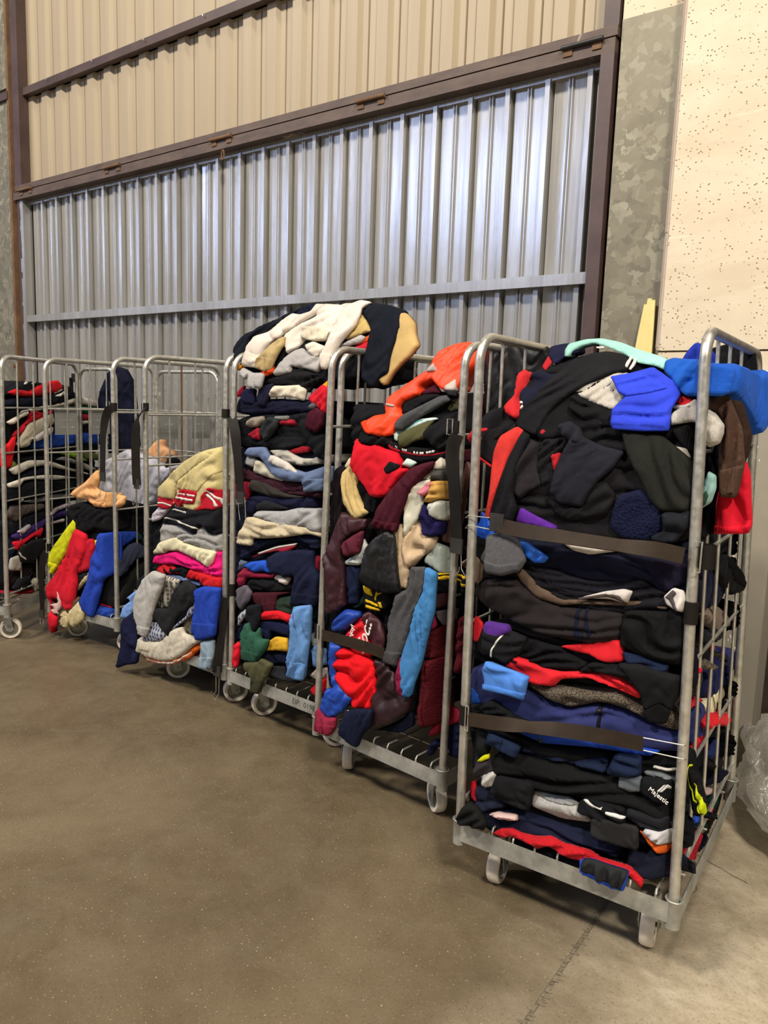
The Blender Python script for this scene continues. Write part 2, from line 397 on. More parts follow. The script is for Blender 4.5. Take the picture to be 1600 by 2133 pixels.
for hx in (-6.30, -5.10, -3.925, -2.717, -1.50):
    h = MB().tube([(hx-.10, -.042, 3.156), (hx+.10, -.042, 3.156)], .011, 12).build('hinge', RUST if hx < -1.6 else BLACKP, door)
    for sg in (-.07, .07): MB().box((hx+sg-.022, -.036, 3.118), (hx+sg+.022, -.029, 3.156)).build('hinge_leaf', RUST, h)
MB().tube([(-3.893+.012*math.cos(a), -.05+.0*a, 3.045+.03*math.sin(a)) for a in np.linspace(-.3, PI*1.15+PI, 18)], .0045, 8).build('hook', RUST, door)

# galvanised column plates either side, concrete pier at right
tr1 = MB().box((XR+.008, -.01, 0), (-1.045, .3, 3.225)).build('trim_1', SPANGLE, None, False); struct(tr1)
tr2 = MB().box((XR+.008, -.006, 3.226), (-1.045, .3, 5.6)).build('trim_2', CREAM, None, False); struct(tr2)
wl = struct(empty('wall_left'))
MB().box((-8.6, -.02, 0), (XL-.045, .3, 3.95)).build('column_plate', SPANGLE, wl, False)
MB().box((-8.6, -.02, 4.0), (XL-.045, .3, 5.6)).build('column_plate', SPANGLE, wl, False)
MB().box((XL-.045, -.035, 0), (XL-.012, .2, 5.6)).build('rusty_strip', RUST, wl, False)
MB().box((XL-.2, -.045, 3.90), (XL-.02, .0, 3.96)).build('bracket', BROWN, wl)
MB().lathe([(0, 0), (.02, 0), (.02, .02), (0, .02)], (XL-.05, -.035, 1.72), (0, -1, 0), 12).build('bolt', RUST, wl)
wr_ = struct(empty('wall_right'))
YF = -.10
def pier(z0, z1, mat):
    pr = [(-1.045, .3), (-1.045, YF+.03), (-1.02, YF), (-.50, YF), (-.50, .3)]
    m = MB(); n = len(pr)
    for z in (z0, z1):
        for a, b in pr: m.v.append((a, b, z))
    for i in range(n): m.f.append((i, (i+1) % n, n+(i+1) % n, n+i))
    m.f += [tuple(range(n))[::-1], tuple(range(n, 2*n))]
    return m.build('concrete_panel', mat, wr_, False)
pier(1.765, 5.6, CREAM); pier(1.50, 1.757, CREAM); pier(0, 1.498, GPAINT)
MB().box((-1.04, YF+.012, 1.49), (-.503, .29, 1.77)).build('joint', CONC, wr_, False)
m = MB(); k = 0
for z0, z1 in ((0, 1.72), (1.78, 2.25), (2.27, 5.6)):
    m.box((0, 0, z0), (.024, .006, z1), Matrix.Translation((-1.0465, YF+.028, 0)) @ Matrix.Rotation(math.atan2(-.03, .025), 4, 'Z'))
m.build('corner_bead', PINK, wr_, False)
# paint chips down the corner of the grey zone
m = MB(); rc = random.Random(5)
for i in range(150):
    z = rc.uniform(.25, 1.49); xx = -.62+rc.gauss(0, .018)+.02*math.sin(z*5); a = rc.uniform(.0015, .006)*(.5+rc.random()); k = len(m.v)
    pts = [(xx+a*math.cos(t)*rc.uniform(.3, .9), YF-.0015, z+a*1.8*math.sin(t)*rc.uniform(.5, 1.2)) for t in np.linspace(0, 2*PI, 7)[:-1]]
    m.v += pts; m.f.append(tuple(range(k, k+6)))
o = m.build('paint_chips', WHITE, wr_, False); o['kind'] = 'stuff'
sd = struct(MB().box((-.50, .12, 0), (2.4, .16, 5.6)).build('door_2', DARK, None, False))

# ------------------------------------------------------------------ yellow bundle leaning on the plate
yb = empty('foam_bundle', (-1.10, -.06, 0), 0, label='pale yellow foam strips standing against the cream wall corner', category='foam strip')
for i, (dx, ztop, bow) in enumerate(((-.012, 1.975, .040), (.002, 2.000, .022), (.018, 1.992, .008))):
    m = MB(); N = 16
    for j in range(N+1):
        t = j/N; z = .9+(ztop-.9)*t if i != 9 else 0; z = ztop*t
        xx = dx-bow*math.sin(t*PI)*1.0-bow*.5*(1-t); wd = .019*(1-.55*max(0, (t-.86)/.14)**1.5)
        yy = -.02+.035*t-.03*math.sin(t*PI)*.5
        m.v += [(xx-wd, yy, z), (xx+wd, yy, z), (xx+wd, yy+.012, z), (xx-wd, yy+.012, z)]
    for j in range(N):
        for q in range(4): m.f.append((j*4+q, j*4+(q+1) % 4, j*4+4+(q+1) % 4, j*4+4+q))
    m.f += [(3, 2, 1, 0), (N*4, N*4+1, N*4+2, N*4+3)]
    m.build('foam_strip', YEL, yb)

# ------------------------------------------------------------------ plastic bag
def bag():
    bm = bmesh.new(); bmesh.ops.create_icosphere(bm, subdivisions=5, radius=1)
    for v in bm.verts:
        p = v.co.copy()
        q = Vector((p.x*.33, p.y*.48, (p.z+.55)*.21))
        a = noise.noise(p*2.2+Vector((3, 1, 7))); b = 1-abs(noise.noise(p*3.4+Vector((1, 9, 2))))*2
        c = 1-abs(noise.noise(p*8+Vector((5, 2, 4))))*2
        e2 = abs(noise.noise(p*5+Vector((8, 3, 1)))); k = 1+.18*a+.16*b+.022*c-.05*e2
        q.x *= k; q.y *= k; q.z = max(q.z*k, 0)
        if p.z > .4: q.z += .12*(p.z-.4)*(1+a); 
        if q.z <= .001: q.z = .0015+.002*abs(c)
        v.co = q
    me = bpy.data.meshes.new('plastic_bag'); bm.to_mesh(me); bm.free(); me.materials.append(BAG); me.shade_smooth()
    o = bpy.data.objects.new('plastic_bag', me); col.objects.link(o); o.location = (-.115, -.43, 0); o.rotation_euler = (0, 0, .25)
    o['label'] = 'crumpled clear plastic bag on the floor right of the nearest roll cage'; o['category'] = 'bag'
bag()

# ------------------------------------------------------------------ roll cages
CAGES = {'A': [-0.7301, -1.6327, 0.032, -0.0123, -0.048], '5': [-1.5691, -1.3754, -0.0967, 0.0384, 0.0138], '4': [-2.2367, -1.2102, -0.0578, 0.0115, 0.0262], '3': [-2.9318, -1.1574, -0.0505, 0.002, 0.0026], '2': [-3.9538, -1.0743, 0.0587, 0.0147, -0.0017], '1': [-4.6148, -1.4737, 0.4951, 0.0, 0.0205]}
W, DP, H, ZB = .6315, .804, 1.69, .235
TR_ = .0135
def arc_path(u0, lean, top=H, r=.075):
    P = []
    def q(v, z): return (u0+lean*max(0, z-ZB)/(H-ZB), v, z)
    P += [q(0, z) for z in (.19, .6, 1.1, top-r)]
    P += [q(r-r*math.cos(a), top-r+r*math.sin(a)) for a in np.linspace(0, PI/2, 9)[1:]]
    P += [q(r+r*math.sin(a)+(DP-2*r), top-r+r*math.cos(a)) for a in np.linspace(0, PI/2, 9)]
    P += [q(DP, z) for z in (1.1, .6, .19)]
    return P, q
def caster(root, u, v, ang, lab=None):
    c = empty('caster'); c.parent = root; c.location = (u, v, 0); c.rotation_euler = (0, 0, ang)
    R0, w2 = .0625, .0195
    wheel = MB().lathe([(.045, -w2+.001), (.0575, -w2), (.0615, -w2*.7), (R0, 0), (.0615, w2*.7), (.0575, w2), (.045, w2-.001)], (0, .028, R0), (1, 0, 0), 40).build('tyre', TYRE, c)
    MB().lathe([(0, -.010), (.046, -.008), (.0475, -.013), (.0475, .013), (.046, .008), (0, .010)], (0, .028, R0), (1, 0, 0), 32).build('wheel_disc', HUB, c)
    f = MB()
    for sx in (-1, 1):
        k = len(f.v); x = sx*.024
        pr = [(.0, .155), (-.022, .155), (.006, .052), (.028, .042), (.046, .056), (.032, .155)]
        for dx in (0, sx*.003): f.v += [(x+dx, a, b) for a, b in pr]
        n = len(pr); f.f += [tuple(range(k, k+n)), tuple(range(k+n, k+2*n))[::-1]]
        for i in range(n): f.f.append((k+i, k+(i+1) % n, k+n+(i+1) % n, k+n+i))
    f.box((-.027, -.024, .150), (.027, .034, .157)); f.lathe([(0, 0), (.028, 0), (.028, .022), (0, .022)], (0, .0, .157), (0, 0, 1), 24)
    f.tube([(-.032, .028, R0), (.032, .028, R0)], .007, 10)
    f.build('fork', RAIL, c, True)
rc = random.Random(11)
def cage(n, label, angles, back=False, plates=(), left=True):
    x, y, a, ll, lr = CAGES[n]
    r = empty('roll_cage', (x, y, 0), a, label=label, category='roll cage', group='galvanised roll cages lined up along the wall')
    b = MB(); t = .003; ZR = .18; e = .0165
    # outer frame with rounded corners
    hw = W/2+e; y0, y1 = -e, DP+e; rr = .03; pr = []
    for cx, cy, a0 in ((hw-rr, y1-rr, 0), (-hw+rr, y1-rr, PI/2), (-hw+rr, y0+rr, PI), (hw-rr, y0+rr, 1.5*PI)):
        for q in np.linspace(0, PI/2, 6): pr.append((cx+rr*math.cos(a0+q), cy+rr*math.sin(a0+q), math.cos(a0+q), math.sin(a0+q)))
    m = len(pr)
    for (px_, py_, nx, ny) in pr:
        b.v += [(px_, py_, ZR), (px_, py_, ZB), (px_-nx*t, py_-ny*t, ZB), (px_-nx*t, py_-ny*t, ZR+t), (px_-nx*.02, py_-ny*.02, ZR+t), (px_-nx*.02, py_-ny*.02, ZR)]
    for i in range(m):
        for j in range(6): b.f.append((i*6+j, i*6+(j+1) % 6, ((i+1) % m)*6+(j+1) % 6, ((i+1) % m)*6+j))
    b.build('base_frame', RAIL, r, True)
    for u in (-W/2, W/2):
        for v in (0, DP): MB().lathe([(.0145, .165), (.0195, .165), (.0195, .236), (.0235, .243), (.0215, .245), (.0145, .238)], (u, v, 0), (0, 0, 1), 20).build('post_socket', RAIL, r)
    dk = empty('wire_deck'); dk.parent = r
    for i in range(9):
        u = -W/2+.045+i*(W-.09)/8; z = .252
        MB().tube([(u, -.010, .19), (u, -.010, z-.008), (u, -.002, z), (u, DP*.5, z), (u, DP+.002, z), (u, DP+.010, z-.008), (u, DP+.010, .19)], .0033, 6).build('deck_wire', RAIL, dk)
    for v in (.12, .40, .68): MB().tube([(-W/2, v, .2445), (W/2, v, .2445)], .0038, 6).build('cross_wire', ZINC, dk)
    for sgn, lean in ((-1, ll), (1, lr)):
        if sgn < 0 and not left: continue
        P, q = arc_path(sgn*W/2, lean)
        sp = MB().tube(P, TR_, 14).build('side_panel', ZINC, r)
        for v in (.145, .308, .487, .657):
            MB().tube([q(v, .30), q(v, 1.0), q(v, H)], .0050, 8).build('vertical_bar', RUST if (n, sgn, v) == ('2', 1, .487) else ZINC, sp)
        for z in (.30, .57, .86, 1.14, 1.40):
            MB().tube([q(0, z), q(DP, z)], .0052 if z > .5 else .007, 8).build('horizontal_bar', ZINC, sp)
    if back:
        r_ = .075; P = [(-W/2+.03, DP+.01, .26), (-W/2+.03, DP+.01, 1.0)]
        Pz = H-.03; x0_, x1_ = -W/2+.03, W/2-.03
        P += [(x0_+r_-r_*math.cos(q), DP+.01, Pz-r_+r_*math.sin(q)) for q in np.linspace(0, PI/2, 9)]
        P += [(x1_-r_+r_*math.sin(q), DP+.01, Pz-r_+r_*math.cos(q)) for q in np.linspace(0, PI/2, 9)]
        P += [(x1_, DP+.01, 1.0), (x1_, DP+.01, .26)]
        bp = MB().tube(P, .012, 12).build('back_panel', ZINC, r)
        for u in (-.2, -.1, 0, .1, .2): MB().tube([(u, DP+.01, .27), (u, DP+.01, Pz)], .0048, 8).build('vertical_bar', ZINC, bp)
        for z in (.30, .57, .86, 1.14, 1.40): MB().tube([(x0_, DP+.01, z), (x1_, DP+.01, z)], .005, 8).build('horizontal_bar', ZINC, bp)
        for sx in (-1, 1):
            MB().box((sx*.25-.03, DP-.012, 1.50), (sx*.25+.03, DP-.008, 1.525)).build('latch', RAIL, bp)
    for (sg, v0) in plates:
        pl = MB().box((sg*W/2-.006, v0, 1.245), (sg*W/2-.003, v0+.15, 1.40)).build('name_plate', PLATE, r, False)
        mk = MB(); rp = random.Random(int(v0*100))
        for zr, n_ in ((1.335, 9), (1.292, 11)):
            for i in range(n_):
                if rp.random() < .2: continue
                yv = v0+.028+i*.0095; s0 = rp.uniform(.002, .006); mk.box((sg*W/2-.0028, yv, zr-s0), (sg*W/2-.0022, yv+.0045*rp.uniform(.4, 1), zr+rp.uniform(-.001, .004)))
        for v_ in (.03, .09): mk.lathe([(0, 0), (.003, 0), (.003, .002), (0, .002)], (sg*W/2-.003, v0+v_, 1.385), (1, 0, 0), 8)
        mk.build('worn_marks', MARK, pl, False)
    for (u, v), an in zip(((-.235, .10), (.235, .10), (-.235, .70), (.235, .70)), angles): caster(r, u, v, an)
    return r
ROOT = {}
ROOT['A'] = cage('A', 'nearest roll cage, strapped full of dark clothes at right', (.10, .13, .6, .3))
ROOT['5'] = cage('5', 'second roll cage from right with empty wire deck corner showing', (.62, 1.0, .2, .5))
ROOT['4'] = cage('4', 'roll cage under the tallest heap, handwriting on its base rail', (-.45, -.62, -.5, -.6))
ROOT['3'] = cage('3', 'third roll cage from left, loaded only to two thirds height', (-.6, -.5, -.6, -.7))
ROOT['2'] = cage('2', 'second roll cage from left with open back panel and plate', (-.7, -.62, .3, -.3), True, ((-1, .07), (-1, .31), (1, .31), (1, .57)))
ROOT['1'] = cage('1', 'leftmost roll cage, cut by the photo edge and turned aside', (-.9, -1.15, .2, -.6))
# the plate on cage 3 left panel, an opened gate leaf behind cage 1
gl = MB(); xa = .0
x, y, a, _, _ = CAGES['1']
gt = empty('gate_leaf'); gt.parent = ROOT['1']; gt.location = (W/2+.02, DP+.03, 0); gt.rotation_euler = (0, 0, -a+.05)
P = [(0, 0, .26), (0, 0, 1.59)]+[(.075-.075*math.cos(q), 0, 1.585+.075*math.sin(q)) for q in np.linspace(0, PI/2, 8)]+[(.305+.075*math.sin(q), 0, 1.585+.075*math.cos(q)) for q in np.linspace(0, PI/2, 8)]+[(.38, 0, 1.0), (.38, 0, .26)]
MB().tube(P, .012, 12).build('leaf_tube', ZINC, gt)
for u in (.095, .19, .285): MB().tube([(u, 0, .3), (u, 0, 1.66)], .0036, 6).build('leaf_bar', ZINC, gt)
for z in (.30, .86, 1.40): MB().tube([(0, 0, z), (.38, 0, z)], .0042, 6).build('leaf_bar', ZINC, gt)

STRAPS = """
strap;A;40,wire_loop;-234,-28,1168,8,-158,-34,1161,15,-26,-40,1158,40,114,-42,1156,48,208,-38,1156,10,269,-32,1149,0
buckle;A;60;269,-30,1149,0
wire;A;3;-231,-26,1149,0,-327,-22,1154,0,-346,0,1140,0,-348,18,1138,0
wire;A;3;-233,-26,1184,0,-329,-22,1181,0,-348,0,1171,0,-349,18,1169,0
strap;A;40,x;-292,-30,579,0,-189,-36,596,15,-100,-38,611,62,11,-40,632,20,127,-38,645,5,212,-34,650,0
buckle;A;60;-303,-30,578,0
wire;A;3;211,-34,667,0,308,-24,671,0,312,0,663,0,301,14,654,0
wire;A;3;214,-34,634,0,311,-24,635,0,315,0,626,0,304,14,618,0
strap;5;42,x;-266,-30,595,0,-131,-40,606,0,-3,-46,611,0,62,-40,604,0
buckle;5;55;-263,-30,594,0
strap;5;45,x;329,-26,1402,20,321,-36,1347,40,335,-40,1255,0,351,-40,1132,0,357,-38,1037,0
buckle;5;40;337,-30,1425,0
wire;5;3;343,-38,1039,0,349,-40,965,0,344,-42,943,0,360,-48,940,0,380,-50,963,0,381,-50,979,0
wire;5;3;374,-38,1043,0,382,-40,970,0,397,-42,953,0,413,-48,950,0,417,-50,970,0
strap;3;45,x;386,-26,1414,30,422,-34,1347,40,442,-36,1242,10,459,-36,1136,0,466,-36,1055,0
buckle;3;40;384,-30,1426,0
wire;3;3;447,-36,1058,0,453,-38,1006,0,465,-40,956,0
wire;3;3;492,-36,1062,0,498,-38,1011,0,504,-40,961,0
strap;3;45,x;356,-30,578,50,352,-38,522,20,344,-42,405,0,323,-42,307,20,309,-42,209,60
wire;3;3;302,-42,212,0,305,-44,113,0,276,-50,79,0,288,-56,112,0
wire;3;3;327,-42,219,0,326,-44,107,0,305,-50,72,0,298,-56,91,0
strap;2;42,x;330,-26,1428,20,302,-36,1391,50,276,-40,1291,10,264,-38,1132,0,261,-38,1039,0
buckle;2;45;343,-30,1428,0
wire;2;3;241,-38,1043,0,241,-40,957,0,217,-42,920,0,205,-48,941,0
wire;2;3;290,-38,1047,0,291,-40,962,0,280,-42,926,0,254,-48,913,0
strap;3;42,x;-268,-30,1433,-40,-311,-38,1394,-50,-336,-42,1311,50,-343,-40,1164,60,-340,-38,1041,40
buckle;3;40;-264,-30,1438,0
wire;3;3;-349,-38,1041,0,-343,-40,967,0,-364,-44,935,0,-367,-50,960,0
wire;3;3;-319,-38,1043,0,-313,-40,970,0,-321,-44,935,0,-346,-50,928,0
strap;2;42,x;-293,-28,544,0,-320,-34,497,30,-339,-38,391,20,-338,-38,211,0,-346,-38,149,0
buckle;2;45;-284,-30,569,0
wire;2;3;-366,-38,152,0,-361,-40,86,0
wire;2;3;-326,-38,159,0,-331,-40,92,0
"""
cur = None
for ln in STRAPS.strip().split('\n'):
    kind, cg, prm, nums = ln.split(';'); nn = [int(q) for q in nums.split(',')]
    pts = [(Vector((nn[i]/1000, nn[i+1]/1000, nn[i+2]/1000)), nn[i+3]) for i in range(0, len(nn), 4)]
    rt = ROOT[cg]
    if kind == 'strap':
        wd = float(prm.split(',')[0])/1000; path = []; up = []
        P = [p for p, _ in pts]; TW = [t for _, t in pts]; N = len(P)
        for i in range(N-1):
            p0, p1, p2, p3 = P[max(i-1, 0)], P[i], P[i+1], P[min(i+2, N-1)]
            for k in range(8):
                t = k/8; path.append(.5*((2*p1)+(p2-p0)*t+(2*p0-5*p1+4*p2-p3)*t*t+(3*p1-p0-3*p2+p3)*t**3)); up.append(TW[i]+(TW[i+1]-TW[i])*t)
        path.append(P[-1]); up.append(TW[-1]); ups = []
        for i, p in enumerate(path):
            t = (path[min(i+1, len(path)-1)]-path[max(i-1, 0)]).normalized(); n0 = Vector((0, -1, 0)); side = t.cross(n0).normalized(); an = math.radians(up[i])
            ups.append(side*math.cos(an)+n0*math.sin(an))
        horiz = abs((P[-1]-P[0]).x) > abs((P[-1]-P[0]).z)
        cur = MB().ribbon(path, [wd]*len(path), ups).build('strap', WEBB if horiz else WEB, rt)
        if not horiz or prm.endswith('loop'):
            e_ = path[-1] if not horiz else path[0]
            MB().box(tuple(e_+Vector((-wd/2-.001, -.004, -.02))), tuple(e_+Vector((wd/2+.001, .004, .03)))).build('strap_end', BLACKP, cur)
    elif kind == 'buckle':
        p = pts[0][0]; h_ = float(prm)/2000; side = -1 if p.x < 0 else 1; u = side*W/2
        bk = MB(); k = 16
        bk.lathe([(.0155, -h_), (.0185, -h_), (.0185, h_), (.0155, h_)], (u+(0), 0, p.z), (0, 0, 1), 20)
        bo = bk.build('strap_loop', WEB, rt)
        q = u-side*.010
        MB().tube([(q, -.020, p.z-h_*1.25), (q-side*.014, -.030, p.z-h_*1.25), (q-side*.014, -.030, p.z+h_*1.25), (q, -.020, p.z+h_*1.25), (q, -.020, p.z-h_*1.25)], .0022, 6).build('buckle', ZINC, bo)
    else:
        MB().tube([p for p, _ in pts], float(prm)/2000, 6).build('hook', ZINC, cur if cur and cur.parent == rt else rt)
# strap wrapped on the rear tube of cage 1, plain loops on posts
for cg, u, v, z in (('1', W/2, DP, 1.60), ('4', -W/2, 0, .62), ('1', W/2, 0, 1.37), ('A', W/2, 0, 1.005)):
    MB().lathe([(.0145, -.028), (.0175, -.028), (.0175, .028), (.0145, .028)], (u+{'A': -.025}.get(cg, 0), v, z), (0, 0, 1), 20).build('strap_loop', WEB, ROOT[cg])
MB().ribbon([Vector((W/2-.01, DP-.02, z)) for z in (1.60, 1.5, 1.4)], [.045]*3, [Vector((0, 1, 0))]*3).build('strap', WEB, ROOT['1'])

# ------------------------------------------------------------------ clothes
def base_surf(cage, surf, s, z, L, V):
    """resting surface of the pile: depth v of the front face, or u of the side face"""
    if V is not None: return V
    if surf == 'R': 
        b = .262 + .013*L
        if cage == 'A' and L < 6: b -= .028
        if cage == 'A': b -= .03*max(0., min(1., (z-.3)/1.4))
        return b
    b = .055 - .013*L
    z0, k = {'A': (1.25, 1.2), '4': (1.45, .8), '5': (1.2, .8), '3': (1.1, .8)}.get(cage, (9., 0.))
    if z > z0: b += k*(z-z0)**2
    return b


def chaikin(P, n=2, q=.15):
    for _ in range(n):
        Q = []
        for i in range(len(P)):
            a, b = P[i], P[(i+1) % len(P)]
            Q += [a*(1-q)+b*q, a*q+b*(1-q)]
        P = np.array(Q); q = .22
    return P
def resample(P, cell):
    out = []
    for i in range(len(P)):
        a, b = P[i], P[(i+1) % len(P)]; d = np.hypot(*(b-a)); k = max(1, int(round(d/cell)))
        for j in range(k): out.append(a+(b-a)*j/k)
    out = np.array(out)
    keep = [0]
    for i in range(1, len(out)):
        if np.hypot(*(out[i]-out[keep[-1]])) > cell*.45: keep.append(i)
    return out[keep]
def bdist(P, X):
    a = P; b = np.roll(P, -1, 0); d = b-a; L2 = (d**2).sum(1)+1e-12
    out = np.full(len(X), 9.)
    for k in range(0, len(X), 1500):
        x = X[k:k+1500, None, :]; t = np.clip(((x-a)*d).sum(2)/L2, 0, 1); q = a+t[..., None]*d
        out[k:k+1500] = np.sqrt(((x-q)**2).sum(2)).min(1)
    return out
def inside(P, X):
    x, y = X[:, 0][:, None], X[:, 1][:, None]; a = P; b = np.roll(P, -1, 0)
    c = ((a[:, 1] > y) != (b[:, 1] > y)) & (x < (b[:, 0]-a[:, 0])*(y-a[:, 1])/(b[:, 1]-a[:, 1]+1e-15)+a[:, 0])
    return c.sum(1) % 2 == 1
def nz(X, sc, seed): return np.array([noise.noise((x*sc+seed*3.1, seed*1.7+.3, z*sc-seed)) for x, z in X])
def s_slab(fl): return fl.get('L', 0) < 2.5 and fl.get('B', 0) > 50
class Cloth:
    def __init__(s, cage, surf, poly, fl, seed, child=False):
        s.cage, s.surf, s.seed = cage, surf, seed
        s.P = chaikin(poly, 2 if s_slab(fl) else 1, .14 if s_slab(fl) else .11); s.L = fl.get('L', 0); s.V = fl['V']/1000 if 'V' in fl else None
        s.D = math.radians(fl.get('D', 90)); s.puff = fl.get('P', 12)/1000; s.wv = fl.get('W', 45)/1000
        s.amp = fl['A']/1000 if 'A' in fl else min(.014, .13*s.wv+.004); s.back = fl.get('B', 10)/1000
        if surf == 'R': s.amp *= .45
        mn, mx = s.P.min(0), s.P.max(0); s.size = float(min(mx-mn))
    def height(s, X):
        ins = inside(s.P, X); d = bdist(s.P, X)*ins
        slab = s.L < 2.5 and s.back > .05
        R = max(.006, min(.026, s.size*.30)) if slab else max(.003, min(.007, s.size*.2))
        q = 1-np.clip(d/R, 0, 1); prof = np.sqrt(np.clip(1-q*q, 0, 1))
        R2 = max(.01, s.size*.42); q = 1-np.clip(d/R2, 0, 1); dome = np.sqrt(np.clip(1-q*q, 0, 1))
        c, sn = math.cos(s.D), math.sin(s.D)
        across = -X[:, 0]*sn+X[:, 1]*c; along = X[:, 0]*c+X[:, 1]*sn
        if slab:
            wp = nz(np.stack([across, along*.45], 1), 9, s.seed)*1.5+nz(X, 22, s.seed+5)*.3
            am = .6+.9*np.clip(nz(np.stack([across*.8, along*.5], 1), 8, s.seed+9)+.35, 0, 1)
            fold = (np.abs(np.sin(PI*(across/s.wv+wp)))-.5)*s.amp*1.7*am
        else:
            k = 1/s.wv
            w1 = nz(np.stack([across*.9, along*.5], 1), 8, s.seed+7)*2.2+nz(np.stack([across, along*.35], 1), k*.8, s.seed)*.7
            f1 = np.abs(np.sin(PI*(across*k+w1)))
            f2 = np.abs(np.sin(PI*(across*k*2.3+along*k*.5+w1*1.9+nz(X, 15, s.seed+3)*1.6)))
            m1 = np.clip(nz(np.stack([across*.7, along*.6], 1), 9, s.seed+11)*1.6+.75, .12, 1.4)
            m2 = np.clip(nz(X, 12, s.seed+12)*2+.5, 0, 1.2)
            bend = np.abs(np.sin(PI*(along*9+across*4+nz(X, 10, s.seed+8)*1.8))); mb = np.clip(nz(X, 6, s.seed+13)*2.4, 0, 1)
            fold = (f1-.6)*s.amp*2.3*m1+(f2-.6)*s.amp*.55*m2+(bend-.7)*s.amp*.7*mb
        lump = nz(X, 7, s.seed+2)*.008+nz(X, 38, s.seed+4)*.0008
        if slab: return prof*np.maximum(s.puff+fold+lump, .002)
        return prof*np.maximum(s.puff*.8*(.38+.62*dome)+(fold+lump)*(.45+.55*dome), .0025)
    def base(s, X):
        return np.array([base_surf(s.cage, s.surf, a, b, s.L, s.V) for a, b in X])
    def depth(s, X, h):
        b = s.base(X)
        if s.surf == 'R': return b+h
        v = b-h
        if s.V is None and s.L < 8:
            du = np.abs(np.abs(X[:, 0])-.316); k = np.clip((.052-du)/.03, 0, 1); k = k*k*(3-2*k)
            tgt = np.maximum(v, .019+.004*(6-s.L)*.3); v = v*(1-k)+tgt*k
        return v
def triangulate(P, cell, seed):
    B = resample(P, cell); mn, mx = B.min(0), B.max(0); rn = np.random.RandomState(seed)
    gx = np.arange(mn[0]+cell*.5, mx[0], cell); gz = np.arange(mn[1]+cell*.5, mx[1], cell*.87)
    G = np.array([(x+(j % 2)*cell*.5, z) for j, z in enumerate(gz) for x in gx]) if len(gx) and len(gz) else np.zeros((0, 2))
    if len(G):
        G = G+rn.uniform(-.18, .18, G.shape)*cell; ok = inside(B, G); G = G[ok]
        if len(G): G = G[bdist(B, G) > cell*.55]
    nB = len(B); A = np.concatenate([B, G]) if len(G) else B
    r = delaunay_2d_cdt([Vector(p) for p in A], [], [list(range(nB))], 1, 1e-5)
    V = np.array([tuple(v) for v in r[0]]); T = [tuple(f) for f in r[2]]
    cnt = {}
    for f in T:
        for i in range(len(f)):
            e = (f[i], f[(i+1) % len(f)]); cnt[e] = 1
    be = [e for e in cnt if (e[1], e[0]) not in cnt]
    return V, T, be
CELL = {'A': .0062, '5': .0078, '4': .009, '3': .010, '2': .012, '1': .012}
